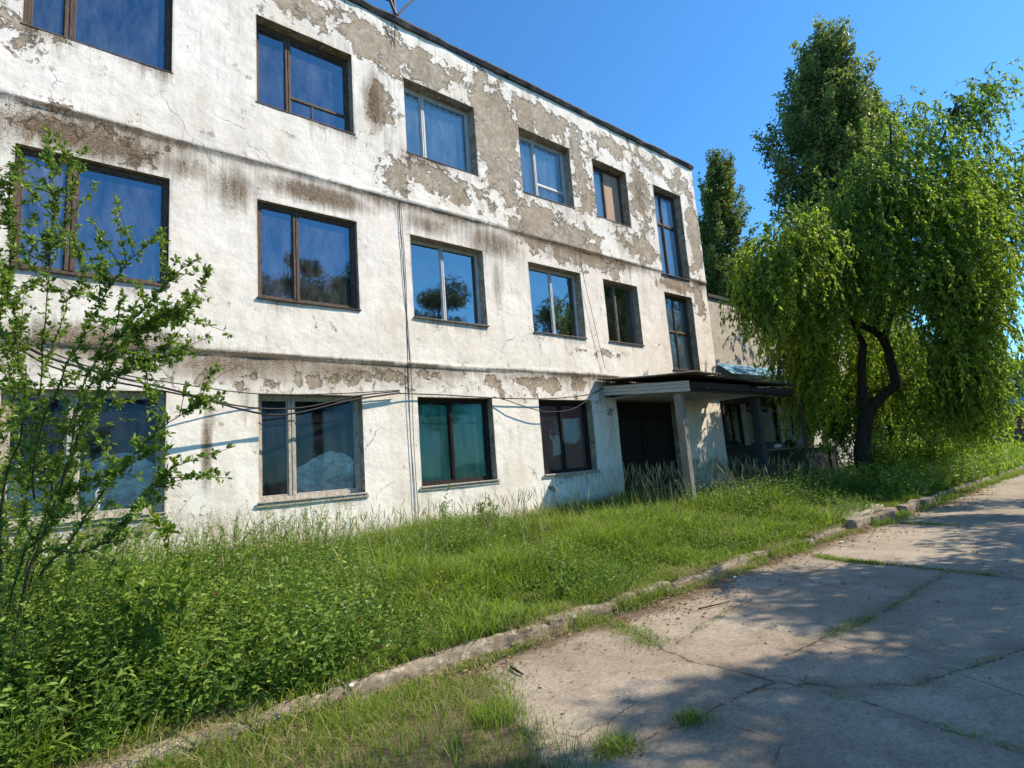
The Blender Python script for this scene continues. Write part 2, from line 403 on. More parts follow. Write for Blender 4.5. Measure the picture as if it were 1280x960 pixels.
# peeled and stained places (x, z, rx, rz, amount)
PEEL = [(3.2, 10.15, 1.2, .42, .7), (4.6, 10.0, .9, .5, .8), (5.6, 9.95, 1.0, .4, .75), (7.0, 10.0, .9, .5, .5), (7.5, 9.2, .75, 1.1, .95),
        (7.6, 8.2, .5, .6, .7), (8.8, 9.95, 1.3, .45, .8), (10.4, 9.8, 1.0, .4, .6), (6.0, 7.35, 1.4, .42, .65), (4.9, 7.2, .5, .35, .7), (8.6, 7.1, 1.0, .6, .95),
        (9.6, 6.8, 1.4, .55, .9), (10.6, 6.5, 1.2, .35, .8), (10.3, 8.5, .45, 1.2, .6), (12.7, 9.1, .5, 1.3, .65), (12.6, 7.2, .7, .45, .8), (12.0, 7.3, .8, .4, .5),
        (14.9, 10.0, .8, .4, .6), (15.4, 8.3, .35, 1.6, .85), (14.2, 6.48, .95, .22, 1.), (15.3, 6.3, .35, .9, .8), (11.6, 10.1, .9, .35, .5), (13.5, 10.1, .6, .3, .6),
        (4.6, 8.6, .3, .6, .6), (-.6, 7.6, .6, .5, .5), (-.9, 5.2, .45, 1.1, .6), (0.2, 6.5, 1.4, .3, .55), (-1., 10., 1.4, .5, .6),
        (2.6, 3.15, 1.0, .22, .55), (3.6, 3.2, .9, .2, .5), (8.3, 3.3, 1.3, .24, .8), (7.1, 3.3, .8, .2, .55), (5., 3.35, 1.5, .2, .5), (9.6, 3.35, .8, .2, .6), (-.7, 3.8, .4, .3, .4),
        (.3, 1.0, 1.4, .35, .6), (10.4, 2.6, .35, .4, .6), (1.9, 4.3, .6, .25, .25), (15.2, 1.0, .5, .35, .9), (14.2, .7, .4, .3, .6), (8.4, 1.15, .5, .25, .5), (10.7, 4.15, .9, .12, .5), (3.2, 4.15, .6, .2, .35)]
STAIN = [(.1, 6.45, 1.3, .33, .95), (1.3, 6.4, .6, .28, .6), (2.0, 6.25, .45, .45, .7), (3.4, 6.5, 1.1, .25, .95), (4.5, 8.7, .28, .7, .85), (4.75, 8.0, .2, .5, .5), (5.6, 6.45, .9, .28, .7), (7.2, 6.4, .9, .45, .8), (7.3, 5.5, .22, .9, .55), (7.35, 4.5, .16, .8, .4),
         (6.3, 6.5, .8, .2, .5), (8.9, 6.5, 1., .2, .5), (0.4, 3.6, 1.4, .3, .85), (2.0, 3.4, 1.2, .28, .8), (3.6, 3.4, 1.3, .22, .7), (1.66, 2.1, .09, .75, .85), (1.72, 2.6, .14, .35, .5), (5.6, 3.45, 1.4, .18, .6), (8., 3.45, 1.4, .2, .55), (9.8, 3.5, .9, .18, .6),
         (12.8, 9.2, .4, 1.1, .6), (13.9, 6.4, 1.0, .25, .6), (12., 7.3, .9, .4, .45), (-.9, 6.3, .6, .5, .7), (-.7, 4.6, .5, .7, .35), (8.5, 3.0, .6, .2, .3), (2.2, 2.9, .15, .5, .5), (10.4, 3.1, .3, .4, .5), (9.9, 7.7, .7, .35, .45), (7.4, 2., .15, .8, .25), (4.8, 1.2, .5, .3, .3)]
def blobs(L, X, Z):
    a = np.zeros_like(X)
    for (x, z, rx, rz, k) in L: a = np.maximum(a, k*np.exp(-(((X-x)/rx)**2+((Z-z)/rz)**2)*.9))
    return a
def wall_attrs(X, Z):
    base = .09+.13*sm(6.8, 7.6, Z)*sm(1.5, 6, X)+.14*sm(3.55, 3.4, Z)*sm(2.8, 3.0, Z)
    peel = np.clip(base+blobs(PEEL, X, Z)*np.where(Z < 3.7, .6, .86), 0, 1)
    st = np.maximum(blobs(STAIN, X, Z), .16+.20*sm(7, 8, Z)*vnoise(X*1.6, Z*.25+3))
    for k in (0, 1):
        d = zband(X, k)-Z
        st = np.maximum(st, (.52+.55*vnoise(X*1.1+k*5, X*0+2.))*np.exp(-np.maximum(d, 0)/.34)*(d > -.015))
        st = np.maximum(st, (.55+.3*vnoise(X*2., X*0+k))*np.exp(-((d-.01)/.035)**2))  # narrow darker line just under each band
    for (x0, x1, z0, z1, r, c, f) in OPEN:
        ins = (X > x0-.03) & (X < x1+.03)
        d = z0-Z; st = np.maximum(st, .55*np.exp(-np.abs(d)/.38)*(d > -.02)*ins*(.4+vnoise(X*3, X*0+f)))
        d = Z-z1; st = np.maximum(st, .42*np.exp(-np.abs(d)/.07)*(d > -.02)*ins)
        e = np.minimum(np.abs(X-x0), np.abs(X-x1)); st = np.maximum(st, .45*np.exp(-e/.035)*((Z > z0-.02) & (Z < z1+.02)))
    dirt = .55*np.exp(-np.maximum(Z-.25, 0)/.45)+.16*sm(3.6, 3.4, Z)+.22*sm(2.95, 3.2, Z)*sm(3.6, 3.5, Z)+.16*sm(10.0, 10.5, Z)+.4*blobs([(-.8, 5.6, .7, 1.5, 1), (-.8, 3.8, .9, .5, .8), (3., 3.3, 2., .3, .7), (.0, 1.0, 2.2, .5, 1.)], X, Z)
    return dict(peel=peel.ravel(), stain=st.ravel(), dirt=dirt.ravel())

nx, nz = len(gx), len(gz)
V = np.stack([GX.ravel(), GY.ravel(), GZ.ravel()], 1)
idx = np.arange(nx*nz).reshape(nx, nz)
cxm = (gx[:-1]+gx[1:])/2; czm = (gz[:-1]+gz[1:])/2
keep = np.ones((nx-1, nz-1), bool)
for o in OPEN:
    keep &= ~(((cxm > o[0]) & (cxm < o[1]))[:, None] & ((czm > o[2]) & (czm < o[3]))[None, :])
a = idx[:-1, :-1][keep]; b = idx[1:, :-1][keep]; c = idx[1:, 1:][keep]; d = idx[:-1, 1:][keep]
F = np.stack([a, b, c, d], 1)
house = empty('office_building', (4, 0, 0), 'long three storey building with peeling whitewash over bare plaster and old wooden windows', 'building')
link('wall', np_mesh('wall', V, F, wall_attrs(GX, GZ), True), M['wall'], house)
def near(arr, v): return int(np.argmin(np.abs(arr-v)))
def reveal(parent, x0, x1, z0, z1, D):
    """plaster lining of one opening, starting on the uneven wall face"""
    mb = MB(); i0, i1, j0, j1 = near(gx, x0), near(gx, x1), near(gz, z0), near(gz, z1)
    ring = [(i, j0) for i in range(i0, i1)]+[(i1, j) for j in range(j0, j1)]+[(i, j1) for i in range(i1, i0, -1)]+[(i0, j) for j in range(j1, j0, -1)]
    n = len(ring)
    for (i, j) in ring:
        mb.v.append((gx[i], GY[i, j]+.001, gz[j])); mb.v.append((gx[i], D, gz[j]))
    for k in range(n):
        k2 = (k+1) % n; mb.f.append((2*k, 2*k+1, 2*k2+1, 2*k2))
    return mb.build('reveal', M['reveal'], parent)
# the rest of the shell: side wall, back, roof deck, floors and partitions inside
mb = MB(); mb.box(BX1-.3, BX1-.005, .06, 12, -.1, BZ-.02); mb.box(BX0, BX0+.3, .06, 12, -.1, BZ-.02); mb.box(BX0+.3, BX1-.3, 11.7, 12, -.1, BZ-.02)
mb.build('side_wall', M['annex'], house)
mb = MB(); mb.box(BX0+.3, BX1-.3, .36, 11.7, 10.2, 10.4); mb.box(BX0+.3, BX1-.3, .36, 11.7, 6.55, 6.75); mb.box(BX0+.3, BX1-.3, .36, 11.7, 3.25, 3.45)
mb.box(BX0+.3, BX1-.3, 5.0, 5.2, .35, 3.25); mb.box(BX0+.3, BX1-.3, 5.0, 5.2, 3.45, 6.55); mb.box(BX0+.3, BX1-.3, 5.0, 5.2, 6.75, 10.2)
for x in (1.75, 4.6, 7.6, 10.4, 12.9): mb.box(x-.08, x+.08, .36, 5.0, 3.45, 6.55); mb.box(x-.08, x+.08, .36, 5.0, 6.75, 10.2)
for x in (1.75, 4.6, 7.6, 10.5, 13.95): mb.box(x-.08, x+.08, .36, 5.0, .35, 3.25)
mb.box(BX0+.3, BX1-.3, .36, 11.7, .1, .34)
mb.build('inner_wall', M['room'], house)
# dark tarred roof edge, slightly wavy
xs = np.arange(BX0-.1, BX1+.16, .12); n = len(xs)
top = BZ+.13+.008*(vnoise(xs*1.1, xs*0)-.5)+.018*(vnoise(xs*6, xs*0+4)-.5)
bot = BZ+.0+.02*(vnoise(xs*1.7, xs*0+9)-.5)+.03*(vnoise(xs*7, xs*0+2)-.5)
yo = -.15-.05*(vnoise(xs*2.2, xs*0+7)-.5)
V = np.concatenate([np.stack([xs, yo+.04, bot], 1), np.stack([xs, yo, top-.05], 1), np.stack([xs, yo+.02, top], 1), np.stack([xs, xs*0+.5, top+.02], 1), np.stack([xs, xs*0+.02, bot+.02], 1)])
F = []
for r_ in range(4):
    r2 = r_+1; i = np.arange(n-1); F.append(np.stack([r_*n+i, r_*n+i+1, r2*n+i+1, r2*n+i], 1))
i = np.arange(n-1); F.append(np.stack([4*n+i, 4*n+i+1, i+1, i], 1))
link('roof_edge', np_mesh('roof_edge', V, np.concatenate(F)), M['roof_felt'], house)
mb = MB(); mb.box(BX0-.1, BX1+.12, .5, 12.1, BZ-.01, BZ+.12); mb.build('roof', M['roof_felt'], house)

# ------------------------------------------------------------------ windows
def window(c, f, x0, x1, z0, z1, rec):
    yf = rec
    spec = dict(fr='brown_wood', glass='glass_a', mull=[(.33, .075)], trans={}, w=.07, sill='brown_wood')
    S = {
     (0, 2): dict(mull=[(.26, .10)]),
     (1, 2): dict(mull=[(.32, .08)], trans={1: [(.24, .035)]}, vent=True),
     (2, 2): dict(fr='white_frame', mull=[(.30, .07)], glass='glass_b', curtain='curtain', sill='brown_wood'),
     (3, 2): dict(fr='white_frame', mull=[(.38, .065)], trans={1: [(.27, .05)]}, glass='glass_b', curtain='curtain'),
     (4, 2): dict(mull=[(.46, .05)], glass='glass_b', curtain='curtain', board=1),
     (5, 2): dict(mull=[(.46, .05)], all_trans=.63, glass='glass_b', curtain='curtain'),
     (0, 1): dict(mull=[(.33, .10)], glasses=['glass_d', 'glass_a'], film=1),
     (1, 1): dict(mull=[(.36, .08)], film=0),
     (2, 1): dict(glass='glass_e', fr='white_frame', mull=[(.47, .06)], w=.045, sill='grey_wood'),
     (3, 1): dict(glass='glass_e', fr='white_frame', mull=[(.50, .07)], w=.05, sill='grey_wood'),
     (4, 1): dict(fr='grey_wood', mull=[(.46, .06)], w=.05, sill='grey_wood', glass='glass_e'),
     (5, 1): dict(mull=[(.48, .055)], all_trans=.52, glass='glass_b', curtain='curtain'),
     (0, 0): dict(fr='cream_wood', mull=[(.40, .12)], glass='glass_c', sheet=(.0, .42)),
     (1, 0): dict(fr='cream_wood', mull=[(.30, .10)], glass='glass_c', sheet=(.30, .36)),
     (2, 0): dict(fr='dark_wood', mull=[(.47, .055)], glass='glass_c', cloth='green', sill='cream_wood'),
     (3, 0): dict(fr='dark_wood', mull=[(.48, .06)], glass='glass_c', cloth='maroon', sill='cream_wood'),
    }
    spec.update(S.get((c, f), {}))
    w = spec['w']; fr = M[spec['fr']]
    mb = MB(); y0, y1 = yf, yf+.085
    if rec < .1: y0 = yf-.02
    mb.box(x0+.002, x0+w, y0, y1, z0+.002, z1-.002); mb.box(x1-w, x1-.002, y0, y1, z0+.002, z1-.002)
    mb.box(x0+w+.001, x1-w-.001, y0+.002, y1-.002, z1-w, z1-.002); mb.box(x0+w+.001, x1-w-.001, y0+.002, y1-.002, z0+.002, z0+w)
    W = x1-x0-2*w; edges = [x0+w]
    for (fx, mw) in spec['mull']:
        xm = x0+w+fx*W
        mb.box(xm-mw/2, xm-.006, y0-.006, y1-.004, z0+w+.001, z1-w-.001); mb.box(xm+.006, xm+mw/2, y0-.006, y1-.004, z0+w+.001, z1-w-.001)
        mb.box(xm-.006, xm+.006, y0+.012, y1-.01, z0+w+.001, z1-w-.001)
        edges += [xm-mw/2, xm+mw/2]
    edges.append(x1-w)
    cells = []
    H = z1-z0-2*w
    for k in range(0, len(edges), 2):
        a, b = edges[k]+.001, edges[k+1]-.001
        tr = list(spec['trans'].get(k//2, []))
        if 'all_trans' in spec: tr = [(spec['all_trans'], .06)]
        # inner sash stile
        s = .022
        zc = z0+w
        for (fz, tw) in tr:
            zt = z0+w+fz*H; mb.box(a, b, y0+.004, y1-.006, zt-tw/2, zt+tw/2)
            if spec.get('vent') and k == 2: mb.box((a*.62+b*.38)-.015, (a*.62+b*.38)+.015, y0+.008, y1-.01, zc+.001, zt-tw/2-.001)
            cells.append((a, b, zc, zt-tw/2, k//2)); zc = zt+tw/2
        cells.append((a, b, zc, z1-w, k//2))
    for (a, b, c0, c1, k) in cells:
        mb.box(a, a+s, y0+.016, y1-.012, c0+.001, c1-.001); mb.box(b-s, b, y0+.016, y1-.012, c0+.001, c1-.001)
        mb.box(a+s, b-s, y0+.018, y1-.014, c1-s-.001, c1-.001); mb.box(a+s, b-s, y0+.018, y1-.014, c0+.001, c0+s)
    win = mb.build('window', fr, house, bevel=.004)
    LB = {(4, 2): 'window with a plywood board behind its right pane', (2, 0): 'dark framed window with green curtains', (3, 0): 'dark framed window backed with maroon board',
          (1, 0): 'ground floor window with torn plastic sheeting inside', (0, 0): 'cream framed window with plastic sheeting, behind the leafy shrub', (5, 2): 'tall stairwell window with a cross bar',
          (5, 1): 'lower stairwell window above the porch roof', (3, 1): 'white framed window with a slightly open sash', (2, 1): 'pale framed window reflecting trees'}
    if (c, f) in LB: win['label'] = LB[(c, f)]
    for n_, (a, b, c0, c1, k) in enumerate(cells):
        if spec.get('board') == k: continue
        g = spec.get('glasses'); g = g[min(k, len(g)-1)] if g else spec['glass']
        t1 = random.uniform(-.006, .006); t2 = random.uniform(-.010, .010); y = y0+.032
        q = MB(); q.quad((a+.015, y+t1, c0+.012), (b-.015, y-t1, c0+.012), (b-.015, y-t1+t2, c1-.012), (a+.015, y+t1+t2, c1-.012))
        q.build('pane', M[g], win)
    yb = y0+.075
    def cloth(name, mat, a, b, c0, c1, folds=9, amp=.02, top=None, par=win):
        ux = np.linspace(a, b, 40); uz = np.linspace(0, 1, 12); A, Z_ = np.meshgrid(ux, uz, indexing='ij')
        tz = c1 if top is None else top(A)
        Zz = c0+(tz-c0)*Z_
        Y = yb+amp*np.sin((A-a)/(b-a)*folds*6.28+2*vnoise(A*3, A*0+c+f*3.))+amp*(vnoise(A*6, Zz*2+c)-.5)
        vv = np.stack([A.ravel(), Y.ravel(), Zz.ravel()], 1); ii = np.arange(40*12).reshape(40, 12)
        ff = np.stack([ii[:-1, :-1].ravel(), ii[1:, :-1].ravel(), ii[1:, 1:].ravel(), ii[:-1, 1:].ravel()], 1)
        link(name, np_mesh(name, vv, ff, None, True), mat, par)
    if spec.get('curtain'):
        cloth('curtain', M['curtain'], x0+w, x1-w if spec.get('board') is None else x0+w+.46*W, z0+w, z1-w-.02)
    if spec.get('board') is not None:
        q = MB(); q.box(edges[2]+.012, edges[3]-.012, y0+.025, y0+.038, z0+w+.01, z1-w-.01); q.build('board', M['plywood'], win)
    if spec.get('cloth'): cloth('curtain', M[spec['cloth']], x0+w, x1-w, z0+w, z1-w-.05, 5, .012)
    if spec.get('sheet'):
        lo, hi = spec['sheet']
        cloth('plastic_sheet', M['film'], x0+w+(x1-x0)*lo*.9, x1-w, z0+w*.8, z1, 3, .035, top=lambda A: z0+(z1-z0)*hi-.085*np.sin((A-x0)/(x1-x0)*7.5-.6)*(x1-x0)+.05*(vnoise(A*9, A*0)-.5))
    if spec.get('film') is not None:
        e = edges[2*spec['film']:2*spec['film']+2]
        cloth('plastic_sheet', M['film2'], e[0], e[1], z0+w, z1-w-.3, 7, .03)
    reveal(win, x0, x1, z0, z1, .34)
    # sill
    q = MB(); q.box(x0-.02, x1+.02, (-.05 if f == 0 else -.075), y0-.002, z0-.016, z0+.008, jit=.004)
    if f == 0: q.box(x0-.06, x1+.05, -.03, .2, z0-.07, z0-.018, jit=.01)
    q.build('sill', M['cream_wood' if f == 0 else spec['sill']], win, bevel=.004)
for (x0, x1, z0, z1, r, c, f) in OPEN:
    if r is not None: window(c, f, x0, x1, z0, z1, r)

# ------------------------------------------------------------------ entrance (dark doors set back) and canopy
door = MB()
door.box(10.95, 12.28, .42, .47, .36, 2.6); door.box(12.32, 13.66, .42, .47, .36, 2.6)
for x in (11.1, 12.47): door.box(x, x+1.05, .395, .419, .5, 1.3); door.box(x, x+1.05, .395, .419, 1.45, 2.45)
d_ = door.build('door', M['door'], house, bevel=.006)
q = MB(); q.tube([(12.22, .38, 1.3), (12.22, .34, 1.32), (12.22, .34, 1.45), (12.22, .38, 1.47)], .012); q.build('handle', M['steel'], d_)
q = MB(); q.box(10.87, 10.94, .38, .5, .34, 2.98); q.box(13.67, 13.715, .38, .5, .34, 2.98); q.box(10.945, 13.665, .38, .5, 2.62, 2.98); q.build('door_frame', M['door'], house); reveal(d_, 10.86, 13.72, .2, 3.0, .5)

can = empty('entrance_canopy', (12.8, -1.2, .3), 'sagging porch canopy with corrugated roof and grey boarded side over the dark entrance', 'canopy')
# corrugated roof: slopes down away from the wall, sheets overlap, ends ragged
mbs = []
V = []; F = []; off = 0
for s_ in range(5):
    xa = 10.15+s_*1.02; xb = xa+1.05; nxs = 40; us = np.linspace(xa, xb, nxs); ya, yb_ = -.02, -2.56-.22*vnoise(np.array([s_*3.3]), np.array([1.]))[0]
    vs = np.linspace(0, 1, 8); A, B = np.meshgrid(us, vs, indexing='ij')
    Y = ya+(yb_-ya)*B+.03*(vnoise(A*5, B*3)-.5)
    Z = 3.47-.30*B-.05*(A-10.2)/5*B+.016*np.sin(A*2*math.pi/.12)+.012*(s_ % 2)+.07*(vnoise(A*1.6, B*2+s_)-.5)-.05*(s_ == 3)*B
    V.append(np.stack([A.ravel(), Y.ravel(), Z.ravel()], 1)); ii = np.arange(nxs*8).reshape(nxs, 8)+off; off += nxs*8
    F.append(np.stack([ii[:-1, :-1].ravel(), ii[1:, :-1].ravel(), ii[1:, 1:].ravel(), ii[:-1, 1:].ravel()], 1))
V = np.concatenate(V); F = np.concatenate(F)
o = link('roof_sheet', np_mesh('roof_sheet', V, F, None, True), M['corrugated'], can)
sd = o.modifiers.new('s', 'SOLIDIFY'); sd.thickness = .012
q = MB()
for k in range(3):   # side boards
    q.box(10.33+.003*k, 10.37+.003*k, -2.45, -.03, 3.08+.078*k, 3.152+.078*k)
for k, vtx in enumerate(q.v):  # follow the slope
    q.v[k] = (vtx[0], vtx[1], vtx[2]+.245*(vtx[1]+.03)/2.42)
q.build('fascia', M['fascia'], can, bevel=.004)
q = MB(); q.box(10.38, 15.25, -2.42, -2.33, 2.83, 2.98, jit=.01); q.box(10.42, 15.2, -.16, -.06, 3.05, 3.2)
for x in (10.5, 11.5, 12.5, 13.5, 14.5, 15.1): q.box(x, x+.07, -2.32, -.17, 2.99, 3.07, jit=.01)
q.build('beam', M['dark_wood'], can)
q = MB(); q.box(10.36, 12.9, -2.47, -2.435, 2.90, 3.04, jit=.012); q.box(12.95, 15.3, -2.468, -2.433, 2.87, 3.0, jit=.02); q.build('front_board', M['dark_wood'], can)
q = MB(); q.box(10.39, 15.2, -2.3, -.2, 2.975, 2.987); q.build('ceiling_board', M['fascia'], can)
def post(px, py, w1, w2, z0, z1, mat, lean=(0, 0), par=can, name='post'):
    q = MB(); q.box(px-w1/2, px+w1/2, py-w2/2, py+w2/2, z0, z1, jit=.006)
    for k, v in enumerate(q.v):
        t = (v[2]-z0)/(z1-z0); q.v[k] = (v[0]+lean[0]*t, v[1]+lean[1]*t, v[2])
    return q.build(name, mat, par, bevel=.01)
p_ = post(10.47, -2.10, .15, .17, .12, 2.82, M['post_wood'], (-.03, 0))
p_['label'] = 'flaking white and rust stained post'
post(10.60, -2.05, .09, .15, .12, 2.81, M['teal_post'], (-.03, 0))
post(13.97, -2.0, .20, .20, .12, 2.80, M['teal_post'])
q = MB(); q.box(10.5, 14.9, -2.3, -.05, .05, .33, jit=.01); q.build('doorstep', M['slab'], can, bevel=.02)

# ------------------------------------------------------------------ low annex with veranda
ann = empty('low_annex', (20, 0, 0), 'low cream rendered annex with dark openings joined to the white building', 'building')
AX0, AX1 = 15.78, 27.0
mb = MB()
holes = [(16.0, 17.15, 1.62, 2.95), (17.36, 19.6, 1.62, 2.95), (19.8, 21.8, 1.62, 2.95), (23., 24.2, 1.6, 2.95)]
zz = [.0, 1.6, 2.97, 6.35]
xs_ = [AX0]+[v for h in holes for v in h[:2]]+[AX1]
mb.box(AX0, AX1, .02, .32, .0, 1.6); mb.box(AX0, AX1, .02, .32, 2.97, 6.38)
for k in range(0, len(xs_), 2): mb.box(xs_[k], xs_[k+1], .02, .32, 1.6, 2.97)
mb.box(AX1-.3, AX1, .32, 10, 0, 6.38)
mb.build('wall', M['annex'], ann)
mb = MB(); mb.box(AX0, AX1+.1, -.06, .5, 6.38, 6.47, jit=.01); mb.box(AX0, AX1, .5, 10, 6.3, 6.4); mb.build('roof_edge', M['roof_felt'], ann)
mb = MB(); mb.box(AX0+.02, AX1-.32, 3.2, 3.3, 0, 6.2); mb.box(AX0+.02, AX1-.32, .33, 3.2, 3.1, 3.2); mb.build('inner_wall', M['dark'], ann)
mb = MB(); mb.box(AX0+.02, 22, -.03, .017, .45, 1.61); mb.box(AX0+.02, 22, -.02, .016, 2.955, 3.2); mb.box(AX0+.02, 15.99, -.03, .017, 1.62, 2.95); mb.build('shade_cladding', M['dark_wood'], ann)  # dark boarding added; its colour carries the shade under the veranda
for (x0, x1, z0, z1) in holes:
    mb = MB(); mb.box(x0, x0+.06, .1, .17, z0, z1); mb.box(x1-.06, x1, .1, .17, z0, z1); mb.box(x0+.06, x1-.06, .1, .17, z1-.06, z1); mb.box(x0+.06, x1-.06, .1, .17, z0-.0, z0+.06)
    mb.box((x0+x1)/2-.03, (x0+x1)/2+.03, .1, .17, z0+.06, z1-.06); w_ = mb.build('window', M['dark_wood'], ann)
    q = MB(); q.quad((x0+.05, .13, z0+.05), (x1-.05, .13, z0+.05), (x1-.05, .13, z1-.05), (x0+.05, .13, z1-.05)); q.build('pane', M['glass_c'], w_)
ver = empty('veranda', (19, -1, 0), 'open veranda with blue sheet roof, thin posts and dark slatted parapet beside the annex', 'veranda')
mb = MB(); mb.quad((15.8, -.02, 4.22), (23, -.02, 4.22), (23, -.5, 3.80), (15.8, -.5, 3.80)); o = mb.build('roof_sheet', M['blue_sheet'], ver)
o.modifiers.new('s', 'SOLIDIFY').thickness = .015
mb = MB(); mb.box(17.3, 23, -1.6, -.02, 3.25, 3.29); 
for k, v in enumerate(mb.v): mb.v[k] = (v[0], v[1], v[2]+.12*v[1])
mb.build('lower_roof_sheet', M['pale_blue_sheet'], ver)
post(16.58, -2.0, .075, .075, .15, 2.95, M['steel'], (.05, -.02), ver)
post(18.9, -1.7, .075, .075, .15, 3.0, M['steel'], (.03, 0), ver)
post(21.6, -1.7, .09, .09, .15, 3.0, M['steel'], (0, 0), ver)
mb = MB(); mb.box(15.7, 23, -1.80, -1.71, 2.93, 3.03); mb.build('beam', M['dark_wood'], ver)
mb = MB(); mb.box(14.6, 23, -1.9, .0, .12, .47, jit=.01); mb.build('floor_slab', M['slab'], ver, bevel=.02)
mb = MB()
for k in range(36): mb.box(16.3+k*.13, 16.3+k*.13+.118, -1.16, -1.13, .48, 1.38+random.uniform(-.01, .01))
mb.box(16.25, 21.0, -1.125, -1.06, .6, .68); mb.build('parapet', M['dark_wood'], ver)
mb = MB(); mb.box(16.2, 21.0, -1.28, -.98, 1.40, 1.44, jit=.006); mb.build('parapet_ledge', M['grey_wood'], ver)
mb = MB(); mb.tube([(16.3, -1.35, 1.98), (20.9, -1.35, 1.93)], .02); mb.build('rail', M['steel'], ver)

def crumple(name, loc, r, mat, label, cat, squash=.8, seed=1, group=None):
    g = np.random.default_rng(seed); nu, nv = 18, 12; P = []
    for j in range(nv+1):
        ph = math.pi*j/nv
        for i in range(nu):
            th = 2*math.pi*i/nu
            d = np.array([math.sin(ph)*math.cos(th), math.sin(ph)*math.sin(th), math.cos(ph)])
            k = r*(.75+.5*fbm(np.array([d[0]*2+seed]), np.array([d[2]*2+d[1]*1.7]), 3)[0])
            P.append(d*k*np.array([1, .85, squash]))
    F = [(j*nu+i, j*nu+(i+1) % nu, (j+1)*nu+(i+1) % nu, (j+1)*nu+i) for j in range(nv) for i in range(nu)]
    P = np.array(P); P[:, 2] -= P[:, 2].min()
    o = link(name, np_mesh(name, P, np.array(F), None, True), mat); o.location = loc
    return tag(o, label, cat, group)
crumple('plastic_bag', (18.25, -1.12, 1.44), .22, M['bag'], 'large crumpled white bag on the middle of the veranda parapet', 'bag', .95, 2)
crumple('plastic_bag', (18.85, -1.12, 1.44), .2, M['bag'], 'smaller white bag at the right on the veranda parapet', 'bag', .9, 5)
crumple('plastic_bag', (16.75, -1.12, 1.44), .13, M['bag'], 'small low white bundle at the left end of the veranda parapet', 'bag', .6, 8)
crumple('cloth_bundle', (17.6, -1.12, 1.44), .17, M['cable'], 'dark bundle between the white bags on the veranda parapet', 'bundle', .8, 9)

# ------------------------------------------------------------------ cables, wires, bracket
CAB = [
 ('slack black cable sagging across the ground floor, thickest of the bunch at the left', .017, [(-3.2, -.3, 3.9), (-1.6, -1.15, 3.55), (-.52, -1.2, 3.33), (-.12, -1.0, 3.17), (.48, -.8, 3.02), (1.19, -.55, 2.89), (2.27, -.25, 2.63), (2.87, -.2, 2.63), (3.83, -.12, 2.86), (4.76, -.1, 3.01)]),
 ('black cable running just under the thick slack cable left of the second window', .013, [(-3.2, -.28, 3.8), (-1.6, -1.1, 3.5), (-.52, -1.2, 3.27), (.02, -.92, 3.04), (1.2, -.5, 2.86), (2.2, -.3, 2.70), (3.0, -.22, 2.72), (3.9, -.12, 2.93), (4.74, -.1, 3.04)]),
 ('thin upper cable leading to the top edge of the second ground floor window', .009, [(-3.2, -.25, 3.95), (-1.6, -1.05, 3.62), (-.52, -1.2, 3.36), (.32, -.8, 3.10), (1.31, -.4, 3.0), (2.42, -.12, 2.93), (3.6, -.1, 2.97), (4.76, -.09, 3.06)]),
 ('black cable stapled along the wall above the green curtained window', .012, [(4.7, -.1, 3.0), (5.2, -.07, 3.0), (5.78, -.09, 2.99), (6.95, -.09, 2.955), (8.3, -.1, 2.96), (9.3, -.1, 3.03), (9.94, -.08, 3.12), (10.35, -.07, 3.28)]),
 ('cable drooping across the top of the maroon backed window', .010, [(6.9, -.08, 2.98), (7.25, -.12, 2.9), (7.54, -.14, 2.81), (8.22, -.15, 2.67), (8.99, -.13, 2.70), (9.5, -.1, 2.86), (9.85, -.08, 3.04)])]
for lb, r, P in CAB:
    q = MB(); q.tube(spline(P, 60), r, 6); tag(q.build('wall_cable', M['cable'], smooth=True), lb, 'cable', 'cables strung across the ground floor wall')
for lb, P in (('thin wire hanging from the roof bracket to the ground, left of the pair', [(4.93, -.19, 10.75), (4.93, -.14, 10.03), (4.91, -.11, 8.28), (4.96, -.11, 7.11), (4.95, -.11, 5.97), (5.03, -.1, 3.63), (5.03, -.06, 2.0), (5.06, -.06, .4)]),
              ('thin wire hanging from the roof bracket, right of the pair', [(5.0, -.19, 10.8), (5.0, -.15, 10.07), (4.99, -.12, 8.3), (4.985, -.11, 6.61), (5.02, -.1, 5.3), (4.98, -.09, 3.63), (4.97, -.06, 2.0), (4.98, -.06, .4)])):
    q = MB(); q.tube(spline([(x, y*.45 if z < 10.3 else y, z) for x, y, z in P], 40), .006, 5); tag(q.build('hanging_wire', M['cable']), lb, 'wire', 'wires hanging down the facade')
q = MB(); q.tube(spline([(9.9, -.12, 6.9), (9.96, -.1, 6.2), (10.15, -.1, 5.2), (10.35, -.1, 4.2), (10.45, -.1, 3.75)], 24), .006, 4)
tag(q.build('loose_wire', M['cable']), 'single loose wire hanging between the last two middle floor windows', 'wire')
br = empty('roof_bracket', (5.0, 0, 10.8), 'dark metal cable bracket with insulator on the roof edge', 'bracket')
q = MB(); q.tube([(5.02, -.15, 10.80), (4.86, -.1, 11.3), (4.72, .0, 11.9)], .035); q.tube([(5.02, -.15, 10.8), (5.0, -.1, 11.3), (5.0, .0, 11.9)], .03); q.tube([(5.06, -.15, 10.80), (5.38, -.05, 11.3), (5.7, .1, 11.75)], .022)
q.tube([(4.8, 0, 11.35), (5.05, -.08, 11.3)], .014); q.build('strut', M['steel'], br)
q = MB(); q.tube([(4.9, -.1, 11.12), (4.9, -.1, 11.16), (4.9, -.1, 11.24), (4.9, -.1, 11.28)], [.03, .10, .10, .03], 10); q.build('insulator', M['cable'], br, smooth=True)

